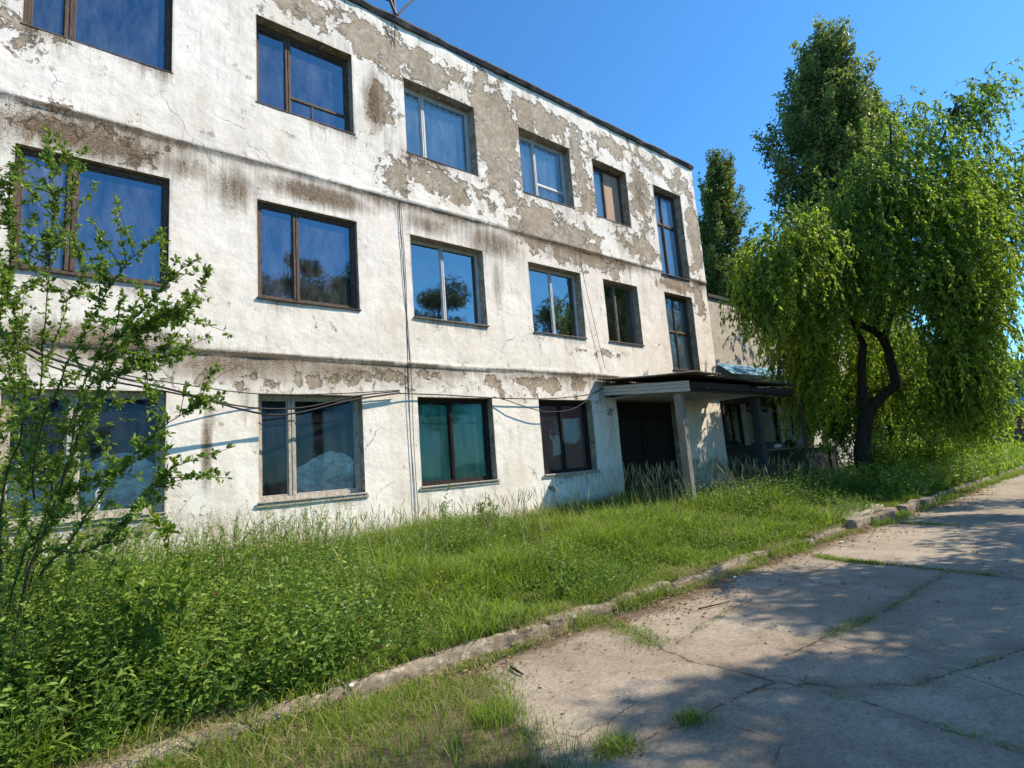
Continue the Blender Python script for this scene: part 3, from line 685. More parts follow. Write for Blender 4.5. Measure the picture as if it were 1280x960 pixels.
# ------------------------------------------------------------------ ground, road, lawn, kerb
def lawn_z(x, y):
    t = np.clip((y+4.83)/4.8, 0, 1)
    return .09+.20*t+.05*(fbm(x*.8, y*.8, 3)-.5)
def sheet(name, xs, ys, zf, mat, attrs=None, kind='structure'):
    X, Y = np.meshgrid(xs, ys, indexing='ij'); Z = zf(X, Y)
    ii = np.arange(X.size).reshape(X.shape)
    ff = np.stack([ii[:-1, :-1].ravel(), ii[1:, :-1].ravel(), ii[1:, 1:].ravel(), ii[:-1, 1:].ravel()], 1)
    o = link(name, np_mesh(name, np.stack([X.ravel(), Y.ravel(), Z.ravel()], 1), ff, {k: v(X, Y).ravel() for k, v in (attrs or {}).items()}, True), mat)
    return tag(o, None, None, None, kind)
sheet('ground', np.concatenate([np.linspace(-400, -20, 12), np.linspace(-15, 60, 40), np.linspace(70, 600, 14)]), np.concatenate([np.linspace(-400, -20, 12), np.linspace(-18, 20, 20), np.linspace(30, 500, 14)]),
      lambda x, y: x*0-.05, M['soil'])
CRK = [[(8.55, -5.0), (8.1, -5.71), (8.03, -6.71), (7.85, -7.67), (7.7, -9.), (7.9, -14)], [(4.3, -6.8), (5.26, -6.9), (6.01, -6.98), (7.9, -7.0)], [(4.15, -5.0), (4.1, -5.51), (3.78, -6.3), (3.85, -7.4), (3.7, -8.3), (3.6, -14)],
       [(4.1, -5.98), (5.0, -5.86), (5.9, -5.83), (7.9, -5.8)], [(2.3, -6.75), (2.94, -6.86), (3.8, -6.95)], [(3.86, -7.1), (4.28, -7.67), (5.2, -7.9), (6.5, -8.3)], [(11.9, -5.0), (11.8, -6.5), (12.1, -8), (12., -13)]]
def segdist(X, Y, P):
    d = np.full(X.shape, 1e9)
    for (x0, y0), (x1, y1) in zip(P[:-1], P[1:]):
        dx, dy = x1-x0, y1-y0; t = np.clip(((X-x0)*dx+(Y-y0)*dy)/(dx*dx+dy*dy), 0, 1)
        d = np.minimum(d, np.hypot(X-x0-t*dx, Y-y0-t*dy))
    return d
def crack(X, Y):
    wx = .13*(fbm(X*3, Y*3, 3)-.5); wy = .13*(fbm(X*3+9, Y*3+4, 3)-.5); d = np.full(X.shape, 1e9)
    for P in CRK: d = np.minimum(d, segdist(X+wx, Y+wy, P))
    return np.clip(d, 0, .3)
def edge_x(y):  # where the grass outside the kerb gives way to the concrete
    return 2.55+.42*(y+5.3)
def rdirt(X, Y):
    d = .95*np.exp(-np.maximum(-5.02-Y, 0)/(.22+.25*vnoise(X*.7, Y*0)))+.16*np.exp(-np.maximum(-5.0-Y, 0)/.8)
    d = np.maximum(d, .95*sm(.25, -.1, X-edge_x(Y)))
    cd = np.full(X.shape, 1e9)
    for P in CRK[:5]: cd = np.minimum(cd, segdist(X, Y, P))
    return np.maximum(d, .30*np.exp(-cd/.07))
def roadz(x, y): return .012*(fbm(x*.5, y*.5, 2)-.5)+.004-.03*np.exp(-((y+4.95)/.1)**2)
sheet('road', np.concatenate([np.arange(-3, 12, .03), np.arange(12, 70, .25)]), np.concatenate([np.arange(-14, -8.6, .2), np.arange(-8.6, -4.88, .025)]), roadz, M['road'], dict(crack=crack, dirt=rdirt))
sheet('lawn_soil', np.arange(-8, 34, .25), np.linspace(-4.86, .01, 24), lawn_z, M['soil'])
sheet('lawn_beyond', np.arange(34, 120, 2), np.linspace(-5.0, 40, 24), lambda x, y: .1+x*0, M['soil'])
# kerb: cracked concrete edging, one run along the lawn
xs = np.arange(-3, 60, .018); xs = xs[(xs < 10.9) | (xs > 15.2)]
def kerb(xs, name):
    n = len(xs); z0 = xs*0
    j = np.abs(((xs+.3) % 1.95)-.0); gap = np.exp(-((np.minimum(j, 1.95-j))/.018)**2)
    unit = np.floor((xs+.3)/1.95); hz = .022*(vnoise(unit*3.3, z0)-.5); hy = .04*(vnoise(unit*5.1, z0+3)-.5)
    top = .118+hz+.04*(fbm(xs*3, z0, 4)-.5)-.04*gap-.045*sm(.55, .75, fbm(xs*1.3+4, z0+2, 3))
    fy = -4.955+hy+.05*(fbm(xs*5, z0+6, 4)-.5)
    K = 15; V = []
    base = [(-.008, -.4), (0, .0), (.0, .2), (.002, .4), (.004, .6), (.008, .8), (.016, .93), (.03, 1.), (.05, 1.01), (.07, 1.), (.09, 1.), (.11, .99), (.13, .95), (.145, .75), (.155, .3)]
    for k, (dy, h) in enumerate(base):
        r = .5*(fbm(xs*9, z0+k*.9, 4)-.5)+.25*(vnoise(xs*31, z0+k*2.3)-.5)
        V.append(np.stack([xs, fy+dy+.030*r*(h > -.1), np.maximum(top*h, -.04)+.026*r*(h > .5)-.02*sm(.6, .75, vnoise(xs*6, z0+k*.6))*(h > .7)], 1))
    V = np.concatenate(V); i = np.arange(n-1); prof = base
    i = i[(xs[1:]-xs[:-1]) < .2]
    F = np.concatenate([np.stack([r_*n+i, r_*n+i+1, (r_+1)*n+i+1, (r_+1)*n+i], 1) for r_ in range(len(prof)-1)])
    return tag(link(name, np_mesh(name, V, F, None, False), M['kerb']), None, None, None, 'structure')
kerb(xs, 'kerb')
# heaved, broken kerb blocks near the willow and the old path slab crossing to the road
def chunk(name, loc, size, rz, label, cat, mat, group=None, seed=0, tilt=(0, 0)):
    bpy_me = None
    nX, nY, nZ = 9, 4, 4
    g = np.random.default_rng(seed); P = []; F = []
    import itertools
    def face(fn, na, nb):
        b = len(P)
        for i in range(na+1):
            for j in range(nb+1): P.append(fn(i/na*2-1, j/nb*2-1))
        for i in range(na):
            for j in range(nb): F.append((b+i*(nb+1)+j, b+(i+1)*(nb+1)+j, b+(i+1)*(nb+1)+j+1, b+i*(nb+1)+j+1))
    face(lambda u, v: (u, v, 1), nX, nY); face(lambda u, v: (u, -v, -1), nX, nY); face(lambda u, v: (u, -1, v), nX, nZ); face(lambda u, v: (u, 1, -v), nX, nZ); face(lambda u, v: (1, u, v), nY, nZ); face(lambda u, v: (-1, u, -v), nY, nZ)
    P = np.array(P, float)
    s = np.array(size)/2
    r = np.linalg.norm(np.clip(np.abs(P)-.0, 0, 1)**6, axis=1)**(1/6.)
    P = P/np.maximum(r, 1)[:, None]*1.0
    nn = fbm(P[:, 0]*2.3+seed*7+P[:, 2], P[:, 1]*2.3+P[:, 2]*1.7+seed, 3)-.5
    P = P*(1+.28*nn[:, None]*np.array([.25, 1, 1]))*s
    P[:, 2] += s[2]*.9
    me = np_mesh(name, P, np.array(F), None, False); o = link(name, me, mat); o.location = loc; o.rotation_euler = (tilt[0], tilt[1], rz)
    return tag(o, label, cat, group)
KB = [(11.15, -5.0, .85, .05, (.03, .04), 'heaved kerb block nearest the long kerb, tilted toward the road'), (11.95, -5.1, .75, -.2, (.05, -.06), 'second broken kerb block, at the path slab'), (12.75, -5.0, .8, .12, (-.04, .03), 'broken kerb block in front of the path slab'),
      (13.5, -5.12, .6, -.1, (.08, .02), 'short kerb block sunk into litter near the willow'), (14.15, -5.05, .65, .2, (.02, -.05), 'kerb block with a chipped corner beside the willow shade'), (14.85, -5.1, .7, .0, (.03, .0), 'last loose kerb block before the drooping branches')]
for k, (x, y, L, rz, tl, lb) in enumerate(KB):
    chunk('kerb_block', (x, y, -.02), (L, .19, .2), rz, lb, 'kerb block', M['kerb'], 'broken kerb blocks by the path', k+2, tl)
chunk('path_slab', (12.3, -4.2, .06), (2.6, 1.25, .12), .06, 'cracked concrete path slab between the lawn and the broken kerb', 'slab', M['slab'], None, 12)
def stick(name, P, r, label):
    q = MB(); q.tube(spline(P, 9), [r*(1-.05*k) for k in range(9)], 6); return tag(q.build(name, M['bark']), label, 'stick')
stick('stick', [(2.80, -5.36, .022), (2.78, -5.44, .03), (2.765, -5.55, .022)], .012, 'short dark stick lying on the concrete near the kerb')
stick('stick', [(5.02, -5.62, .02), (5.2, -5.7, .03), (5.45, -5.72, .02)], .008, 'thin crooked twig on the concrete slab further along the kerb')

# ------------------------------------------------------------------ foliage builders
def unit(v): return v/np.maximum(np.linalg.norm(v, axis=-1, keepdims=True), 1e-9)
def leaves(P, D, L, W, tint, g, flat=None, fold=.25, single=False, extra=None, oval=False):
    """P base, D unit direction, L length, W width -> V,F,attrs"""
    n = len(P); up = unit(g.normal(size=(n, 3))+ (np.array([0, 0, 1.2]) if flat is None else flat))
    S = unit(np.cross(D, up)); N = np.cross(S, D)
    L = np.asarray(L).reshape(-1, 1)*np.ones((n, 1)); W = np.asarray(W).reshape(-1, 1)*np.ones((n, 1))
    b = P; l = P+D*L*.42-S*W*.5+N*W*fold*.5; r = P+D*L*.42+S*W*.5+N*W*fold*.5; t = P+D*L-N*W*.3
    if oval:
        l1 = P+D*L*.25-S*W*.40+N*W*fold*.4; r1 = P+D*L*.25+S*W*.40+N*W*fold*.4; l2 = P+D*L*.68-S*W*.42+N*W*fold*.35; r2 = P+D*L*.68+S*W*.42+N*W*fold*.35; m = P+D*L*.5
        V = np.stack([b, l1, l2, t, r2, r1, m], 1).reshape(-1, 3); q = np.arange(n)*7; k = 7
        F = np.concatenate([np.stack([q, q+6, q+2, q+1], 1), np.stack([q, q+5, q+4, q+6], 1), np.stack([q+6, q+4, q+3, q+2], 1)])
    elif single:
        V = np.stack([b, l, t, r], 1).reshape(-1, 3); F = (np.arange(n)*4)[:, None]+np.array([0, 3, 2, 1])
        k = 4
    else:
        m = P+D*L*.45
        V = np.stack([b, l, t, r, m], 1).reshape(-1, 3); q = np.arange(n)*5
        F = np.concatenate([np.stack([q, q+4, q+2, q+1], 1), np.stack([q, q+3, q+2, q+4], 1)]); k = 5
    A = dict(tint=np.repeat(tint, k))
    if extra:
        for kk, vv in extra.items(): A[kk] = np.repeat(vv, k)
    return V, F, A
def joinm(parts):
    V = []; F = []; A = {}; off = 0
    for v, f, a in parts:
        V.append(v); F.append(f+off); off += len(v)
        for k, x in a.items(): A.setdefault(k, []).append(x)
    return np.concatenate(V), np.concatenate(F), {k: np.concatenate(x) for k, x in A.items()}
def tubes_np(paths, radii, n=4):
    """paths (m,k,3) radii (m,k) -> thin tubes"""
    m, k, _ = paths.shape
    T = unit(np.gradient(paths, axis=1)); ref = np.where(np.abs(T[..., 2:3]) > .9, np.array([1., 0, 0]), np.array([0, 0, 1.]))
    A = unit(np.cross(T, ref)); B = np.cross(T, A); an = np.arange(n)*2*math.pi/n
    V = paths[:, :, None, :]+radii[:, :, None, None]*(A[:, :, None, :]*np.cos(an)[None, None, :, None]+B[:, :, None, :]*np.sin(an)[None, None, :, None])
    ii = np.arange(m*k*n).reshape(m, k, n); j2 = np.roll(ii, -1, axis=2)
    F = np.stack([ii[:, :-1], j2[:, :-1], j2[:, 1:], ii[:, 1:]], -1).reshape(-1, 4)
    return V.reshape(-1, 3), F

# ---- grass: one object nobody could count
def blades(X, Y, H, Wd, zf, g, dry=.06, bend=.45, tint0=0, name='grass'):
    n = len(X); Z = zf(X, Y)-.01
    az = g.uniform(0, 2*math.pi, n); bd = H*bend*g.uniform(.2, 1.3, n)
    dx, dy = np.cos(az), np.sin(az); sx, sy = -dy, dx
    wa = g.uniform(-1.5, 1.5, n); c_, s_ = np.cos(wa), np.sin(wa); sx, sy = sx*c_-sy*s_, sx*s_+sy*c_
    P = []
    for t, w in ((0, 1.), (.4, .85), (.75, .55), (1., .06)):
        cx = X+dx*bd*t**2; cy = Y+dy*bd*t**2; cz = Z+H*(t-.22*(bd/np.maximum(H, .01))*t**2.4)
        P.append(np.stack([cx-sx*Wd*w/2, cy-sy*Wd*w/2, cz], 1)); P.append(np.stack([cx+sx*Wd*w/2, cy+sy*Wd*w/2, cz], 1))
    V = np.stack(P, 1).reshape(-1, 3); q = np.arange(n)*8
    F = np.concatenate([np.stack([q+2*k, q+2*k+1, q+2*k+3, q+2*k+2], 1) for k in range(3)])
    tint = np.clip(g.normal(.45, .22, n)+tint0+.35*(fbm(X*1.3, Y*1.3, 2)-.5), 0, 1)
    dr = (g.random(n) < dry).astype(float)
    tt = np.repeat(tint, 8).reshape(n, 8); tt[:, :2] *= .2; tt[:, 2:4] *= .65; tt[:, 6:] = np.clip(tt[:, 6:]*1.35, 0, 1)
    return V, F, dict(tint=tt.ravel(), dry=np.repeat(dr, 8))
g = np.random.default_rng(3)
def scat(x0, x1, y0, y1, n, dens=None):
    X = g.uniform(x0, x1, n); Y = g.uniform(y0, y1, n)
    if dens is not None:
        k = g.random(n) < dens(X, Y); X, Y = X[k], Y[k]
    return X, Y
parts = []
def lawn_h(X, Y):
    h = .15+.21*sm(-4.9, -2.6, Y)+.30*(fbm(X*1.2+5, Y*1.2, 3)-.5)*2+.10*sm(-1.2, -.3, Y)+.22*np.exp(-((X-11.5)/2.8)**2-((Y+2.9)/.7)**2)
    h = h*(1-.35*sm(13.5, 15, X))
    return np.clip(h, .07, .8)
for (x0, x1, n, wd) in ((-1.2, 3.5, 40000, .0115), (3.5, 7, 44000, .013), (7, 12, 42000, .016), (12, 21, 36000, .018), (21, 34, 14000, .03)):
    X, Y = scat(x0, x1, -4.88, -.05, n, lambda X, Y: np.clip((.45+1.1*fbm(X*1.1, Y*1.1, 3))*(1-.75*((X > 11) & (X < 13.6) & (Y < -3.6)))*(1-.9*((X > 10.5) & (X < 14.9) & (Y > -2.3))), .05, 1))
    H = lawn_h(X, Y)*g.uniform(.45, 1.25, len(X))
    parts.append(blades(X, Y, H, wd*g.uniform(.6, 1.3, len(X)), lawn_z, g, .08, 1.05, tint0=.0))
# the verge on the road side of the kerb and weeds in cracks
X, Y = scat(-1.5, 3.2, -8, -5.03, 120000, lambda X, Y: np.clip(sm(.35, -.35, X-edge_x(Y))*(.22+1.5*sm(.38, .58, fbm(X*1.8+2, Y*1.8, 3)))*(.12+.88*sm(-5.05, -5.32, Y)), 0, 1)*np.where(X < .2, .5, 1.))
parts.append(blades(X, Y, .10*g.uniform(.35, 1.5, len(X))*(.5+fbm(X*2, Y*2, 2)), .0048*g.uniform(.6, 1.3, len(X)), lambda x, y: x*0+.005, g, .10, .7))
def along(P, n, wdt, h, bw, off=0, dry=.15):
    P = np.array(P); L = np.linalg.norm(np.diff(P, axis=0), axis=1); t = g.uniform(0, L.sum(), n); c = np.concatenate([[0], np.cumsum(L)])
    i = np.clip(np.searchsorted(c, t)-1, 0, len(L)-1); u = (t-c[i])/L[i]
    Q = P[i]+(P[i+1]-P[i])*u[:, None]
    k = vnoise(t*4.+off, t*0) > .35
    Q = Q[k]+g.normal(0, wdt, (k.sum(), 2)); m = len(Q)
    return blades(Q[:, 0], Q[:, 1], h*g.uniform(.3, 1.4, m), bw*g.uniform(.6, 1.3, m), lambda x, y: x*0+.005, g, dry, .9)
for P, n, w_, h_, b_ in (([(8.5, -5.1), (8.1, -5.71), (8.05, -6.3)], 2600, .05, .045, .008), ([(8.05, -6.3), (7.9, -7.67)], 700, .03, .04, .008), ([(4.55, -6.83), (5.26, -6.9), (5.75, -6.96)], 1300, .045, .028, .005),
                       ([(4.12, -5.05), (4.1, -5.51), (3.80, -6.1)], 2400, .10, .045, .0055), ([(2.35, -6.72), (2.7, -6.83), (3.0, -6.87)], 2200, .05, .085, .0048), ([(3.38, -6.84), (3.45, -6.88)], 520, .03, .085, .0048),
                       ([(4.5, -5.95), (5.2, -5.87)], 260, .03, .03, .005), ([(7.9, -7.0), (6.0, -6.98)], 400, .03, .03, .006), ([(3.85, -7.3), (3.72, -8.3)], 500, .03, .035, .005), ([(3.9, -7.1), (4.3, -7.66), (5.2, -7.9)], 420, .03, .03, .005), ([(11.9, -5.1), (11.8, -6.5)], 700, .05, .05, .01), ([(-1, -4.93), (1.7, -4.93)], 3200, .09, .14, .008), ([(3.9, -4.93), (5.4, -4.93)], 2200, .08, .15, .008), ([(7.2, -4.93), (9.0, -4.93)], 2000, .08, .15, .009), ([(.4, -5.35), (2.3, -5.35)], 4200, .16, .07, .005), ([(-1, -5.06), (2.2, -5.06)], 2500, .06, .08, .005), ([(2.2, -5.07), (5., -5.08), (8, -5.08), (11., -5.1)], 5200, .05, .07, .007), ([(11, -5.2), (18, -5.15), (26, -5.2)], 5000, .10, .13, .014), ([(2.2, -5.6), (2.3, -6.1), (2.1, -6.6)], 900, .09, .06, .005)):
    parts.append(along(P, n, w_, h_, b_, n*.1))
V, F, A = joinm(parts)
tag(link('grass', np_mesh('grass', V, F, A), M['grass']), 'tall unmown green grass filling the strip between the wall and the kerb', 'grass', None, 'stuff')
# distant rough grass and bushes as ground cover
X, Y = scat(22, 60, -5, 4, 16000); H = .35*g.uniform(.4, 1.3, len(X))
V, F, A = blades(X, Y, H, .05*g.uniform(.6, 1.3, len(X)), lambda x, y: x*0+.08, g, .05, .5, .25)
tag(link('far_grass', np_mesh('far_grass', V, F, A), M['grass']), 'sunlit rough grass along the road beyond the willow', 'grass', None, 'stuff')
# dry straw along the kerb
X, Y = scat(-1.5, 3.0, -5.6, -5.0, 9000, lambda X, Y: np.clip(sm(.35, -.35, X-edge_x(Y)), 0, 1)*.3); Xv, Yv = X, Y
X, Y = scat(-1., 11, -5.12, -4.60, 15000, lambda X, Y: np.clip(1.4*sm(.4, .6, fbm(X*2, Y*2, 2)), 0.06, 1))
zs = np.where(Y < -4.95, .0, .11); X = np.concatenate([X, Xv]); Y = np.concatenate([Y, Yv])
V, F, A = blades(X, Y, .08*g.uniform(.3, 1.5, len(X)), .005*g.uniform(.6, 1.3, len(X)), lambda x, y: np.where(y < -4.97, .012, .11), g, 1., 1.9)
tag(link('dry_straw', np_mesh('dry_straw', V, F, A), M['grass']), 'dry straw lying over the top of the kerb', 'straw', None, 'stuff')
# seed stalks
X, Y = scat(.8, 16, -3.6, -.12, 2300, lambda X, Y: sm(-2.4, -.4, Y)*.9+.12+((X > 10) & (X < 15))*.2)
m = len(X); Z = lawn_z(X, Y); H = g.uniform(.4, .78, m)*np.where(X > 9.0, 1.35, 1.)
pt = np.stack([X, Y, Z], 1); dr_ = np.stack([g.normal(0, .13, m), g.normal(0, .13, m), np.ones(m)], 1)
t_ = np.linspace(0, 1, 5)[None, :, None]
path = pt[:, None, :]+dr_[:, None, :]*H[:, None, None]*t_+np.stack([dr_[:, 0], dr_[:, 1], dr_[:, 2]*0], 1)[:, None, :]*H[:, None, None]*t_**2*.8
rd = np.tile(np.array([.0022, .002, .0018, .002, .001]), (m, 1)); v1, f1 = tubes_np(path, rd, 3)
hp = path[:, -1][:, None, :]+(path[:, -1]-path[:, -2])[:, None, :]*np.linspace(-.4, .5, 4)[None, :, None]; v2, f2 = tubes_np(hp, np.tile(np.array([.002, .0075, .006, .0015]), (m, 1))*g.uniform(.6, 1.3, (m, 1)), 4)
V, F = np.concatenate([v1, v2]), np.concatenate([f1, f2+len(v1)])
tag(link('seed_stalks', np_mesh('seed_stalks', V, F), M['seed']), 'pale grass stalks with seed heads near the wall and the entrance', 'grass', None, 'stuff')

# ---- leafy herbs (stuff) in the lower left and scattered through the lawn
def herb(X, Y, H, nl, lf, g, zf=lawn_z, lean=.22, tint0=0., dry=.006, wr=.42, up=.35):
    m = len(X); base = np.stack([X, Y, zf(X, Y)], 1)
    d = np.stack([g.normal(0, lean, m), g.normal(0, lean, m), np.ones(m)], 1)*H[:, None]
    t = np.tile(np.linspace(.15, 1, nl), (m, 1))+g.uniform(-.03, .03, (m, nl))
    P = base[:, None, :]+d[:, None, :]*t[..., None]
    P[..., :2] += (d[:, None, :2]*(t[..., None]**2))*.5
    ph = g.uniform(0, 6.28, (m, 1))+np.arange(nl)[None, :]*2.4+g.normal(0, .3, (m, nl))
    D = unit(np.stack([np.cos(ph), np.sin(ph), g.normal(up, .28, (m, nl))], -1))
    L = lf*g.uniform(.6, 1.3, (m, nl))*(1.15-.55*t)*np.clip(H[:, None]/.35, .6, 1.3)
    tint = np.clip(g.normal(.42, .17, (m, nl))+.25*(t-.5)+tint0, 0, 1)
    dd = (g.random((m, nl)) < dry).astype(float)
    V, F, A = leaves(P.reshape(-1, 3), D.reshape(-1, 3), L.ravel(), L.ravel()*wr, tint.ravel(), g, extra=dict(dry=dd.ravel()), oval=True)
    path = base[:, None, :]+d[:, None, :]*np.linspace(0, 1, 4)[None, :, None]; path[..., :2] += d[:, None, :2]*(np.linspace(0, 1, 4)**2)[None, :, None]*.5
    v, f = tubes_np(path, np.tile(np.array([.004, .0035, .0025, .001]), (m, 1)), 3)
    return joinm([(V, F, A), (v, f, dict(tint=np.full(len(v), .25), dry=np.zeros(len(v))))])
parts = []
X, Y = scat(-1.3, 2.9, -4.84, -.8, 3900, lambda X, Y: sm(2.9, 1.0, X+.45*(Y+3.5)*-1*.0)*np.clip(.5+fbm(X*1.5, Y*1.5, 2)*.9, 0, 1))
H = (.30+.30*fbm(X*1.2, Y*1.2, 2)+.12*sm(-4.8, -3.8, Y))*g.uniform(.6, 1.2, len(X)); parts.append(herb(X, Y, H, 15, .062, g))
X, Y = scat(1.2, 13, -4.78, -.2, 9500, lambda X, Y: np.clip(sm(.42, .66, fbm(X*.8+3, Y*.8, 3)), .12, 1))
H = (.17+.10*sm(-4.7, -3, Y)+.22*fbm(X, Y, 2))*g.uniform(.6, 1.2, len(X)); parts.append(herb(X, Y, H, 12, .07, g, wr=.26, tint0=.12))
X, Y = scat(-1.1, .55, -4.6, -2.2, 620); H = g.uniform(.5, 1.0, len(X)); parts.append(herb(X, Y, H, 26, .045, g, lean=.2, wr=.45))
X, Y = scat(-.5, .6, -4.45, -2.7, 330); H = g.uniform(.75, 1.45, len(X))*(1.08-.55*np.clip(X, 0, 1)); parts.append(herb(X, Y, H, 44, .040, g, lean=.18, wr=.5))
X, Y = scat(.4, 6., -1.9, -.15, 900); H = g.uniform(.45, 1.05, len(X))*np.where(X < 3.2, 1.05, .66); parts.append(herb(X, Y, H, 26, .042, g, lean=.15, wr=.3, tint0=.22))
X, Y = scat(15, 26, -4.9, -2.2, 1500, None); H = g.uniform(.2, .75, len(X)); parts.append(herb(X, Y, H, 16, .10, g, tint0=.2))
X, Y = scat(9.8, 16.0, -3.7, -2.25, 900); H = g.uniform(.35, .85, len(X))*(.7+.5*fbm(X*1.5, Y*1.5, 2)); parts.append(herb(X, Y, H, 14, .07, g, wr=.3))
V, F, A = joinm(parts)
tag(link('leafy_weeds', np_mesh('leafy_weeds', V, F, A), M['herb_leaf']), 'dense leafy weeds growing among the grass, thickest in the lower left', 'weeds', None, 'stuff')
# flowers
def flowers(name, n, box, hz, r, mat, label):
    X, Y = scat(*box, n); Z = lawn_z(X, Y)+hz*g.uniform(.8, 1.1, n); q = MB()
    for x, y, z in zip(X, Y, Z):
        for k in range(5):
            a = k*1.257; q.quad((x, y, z), (x+r*math.cos(a-.4), y+r*math.sin(a-.4), z+r*.4), (x+1.4*r*math.cos(a), y+1.4*r*math.sin(a), z+r*.5), (x+r*math.cos(a+.4), y+r*math.sin(a+.4), z+r*.4))
    return tag(q.build(name, mat), label, 'flowers', None, 'stuff')
flowers('white_flowers', 16, (1.7, 2.3, -4.3, -3.9), .36, .011, M['petal'], 'tiny white flowers in the grass near the kerb')
flowers('yellow_flowers', 26, (.2, 9.8, -4.3, -3.6), .40, .012, M['yellow'], 'scattered small yellow flowers in the grass')
# leaf litter and pebbles
X, Y = scat(-1, 20, -5.9, -4.9, 26000, lambda X, Y: np.exp(-np.abs(-5.06-Y)/(.12+.25*vnoise(X*.7, Y*0)))*(.25+sm(.4, .6, fbm(X*1.5, X*0, 2))))
X2, Y2 = scat(2, 12, -8.4, -5.2, 260); X = np.concatenate([X, X2]); Y = np.concatenate([Y, Y2]); m = len(X)
P = np.stack([X, Y, g.uniform(.012, .03, m)], 1); an = g.uniform(0, 6.28, m); D = unit(np.stack([np.cos(an), np.sin(an), g.normal(0, .25, m)], 1))
L = g.uniform(.014, .042, m)*(1+.04*X)
V, F, A = leaves(P, D, L, L*.5, g.random(m), g, fold=.5)
tag(link('leaf_litter', np_mesh('leaf_litter', V, F, A), M['litter']), 'dry leaf litter gathered along the foot of the kerb', 'litter', None, 'stuff')
X, Y = scat(1.5, 12, -8.4, -5.05, 380, lambda X, Y: .3+.7*np.exp(-(-5.05-Y)/.4)); q = MB()
for x, y in zip(X, Y):
    r = random.uniform(.002, .007)*(1+.05*x); q.box(x-r, x+r, y-r*.8, y+r*.8, 0.0, r*1.3+.008, jit=r*.35)
tag(q.build('gravel', M['slab']), 'loose bits of gravel scattered over the concrete', 'gravel', None, 'stuff')
for (x, y, r, lb) in ((1.66, -4.98, .05, 'white scrap of litter on the kerb beside the lower left grass'), (6.45, -5.22, .06, 'white scrap of litter among dead leaves by the middle of the kerb'), (9.4, -5.35, .06, 'small white scrap at the far end of the long kerb')):
    crumple('litter_scrap', (x, y, .01 if y < -5 else .12), r*.42, M['petal'], lb, 'litter', .5, int(x*7))

# ---- trees
def bark_tree(name, limbs, mat, parent):
    q = MB()
    for P, r0, r1 in limbs:
        n = max(8, len(P)*5); S = spline(P, n); w = 1-np.linspace(0, 1, n)
        q.tube(S, list((r1+(r0-r1)*w)*(1+.14*(vnoise(np.arange(n)*.7, np.arange(n)*0+r0*50)-.5))), 9)
    return q.build(name, mat, parent, smooth=True)

def droop_crown(clumps, root, g, ntw, step, lf, mat, parent, droop=1.0, name='crown', lw=.30, tr=(.005, .0015), jit=.03, jl=(.7, 1.3), clear=False, puff=1.):
    """clumps: (x,y,z,rx,rz,weight,len). twigs start inside clumps, arch outward and hang down"""
    C_ = np.array([c[:3] for c in clumps]); R_ = np.array([[c[3], c[3], c[4]] for c in clumps]); Wt = np.array([c[5] for c in clumps], float); LN = np.array([c[6] for c in clumps])
    ci = g.choice(len(clumps), ntw, p=Wt/Wt.sum())
    dv = unit(g.normal(size=(ntw, 3))); s0 = C_[ci]+dv*R_[ci]*puff*g.random((ntw, 1))**.6
    out = s0-np.array(root)[None, :]; out[:, 2] = 0; out = unit(out); out = unit(out+.7*unit(g.normal(size=(ntw, 3)))*np.array([1, 1, .3]))
    L = LN[ci]*g.uniform(.5, 1.3, ntw); K = 9; t = np.linspace(0, 1, K)[None, :, None]
    hz = out*L[:, None]*.45
    path = s0[:, None, :]+hz[:, None, :]*(t-.35*t*t)+np.array([0, 0, 1.])[None, None, :]*(L[:, None, None]*(.25*t-droop*1.05*t**1.6))
    path += np.cumsum(g.normal(0, jit, path.shape), axis=1)
    path[..., 2] = np.maximum(path[..., 2], .25+g.uniform(0, .2, (ntw, 1)))
    if clear:   # the lower trunk stands free of foliage on its open side
        on = np.abs(path[..., 1]-(-9+(path[..., 0])*.303)) < .42
        ok = ~np.any(on & (path[..., 2] < 4.5-.15*(18-path[..., 0])) & (path[..., 0] < 18.0), axis=1)
        path = path[ok]; ntw = len(path); L = L[ok]; ci = ci[ok]
    tv, tf = tubes_np(path, np.tile(np.linspace(tr[0], tr[1], K), (ntw, 1)), 3)
    # leaves
    nl = int(np.max(L)/step)+1; tt = g.uniform(.02, 1, (ntw, nl)); keep = np.arange(nl)[None, :] < (L/step)[:, None]
    x = tt*(K-1); i = np.clip(x.astype(int), 0, K-2); u = (x-i)[..., None]; r = np.arange(ntw)[:, None]
    P = path[r, i]*(1-u)+path[r, i+1]*u; T = unit(path[r, i+1]-path[r, i])
    side = unit(g.normal(size=P.shape)); D = unit(T*.75+side*.75+np.array([0, 0, -.35*droop]))
    tw_t = g.normal(0, .13, (ntw, 1)); tint = np.clip(.44+tw_t+g.normal(0, .18, tt.shape)+.16*(tt-.3)+g.normal(0, .13, len(clumps))[ci][:, None]+(g.random(tt.shape) < .03)*.6, 0, 1)  # tint lightens toward twig tips, painting depth into the crown
    k = keep; Ls = lf*g.uniform(jl[0], jl[1], tt.shape)
    V, F, A = leaves(P[k], D[k], Ls[k], Ls[k]*lw, tint[k], g, single=lf < .2 and ntw > 99999)
    c = link(name, np_mesh(name, V, F, A), mat, parent)
    tw = link('twigs', np_mesh('twigs', tv, tf), M['twig'], parent)
    return c

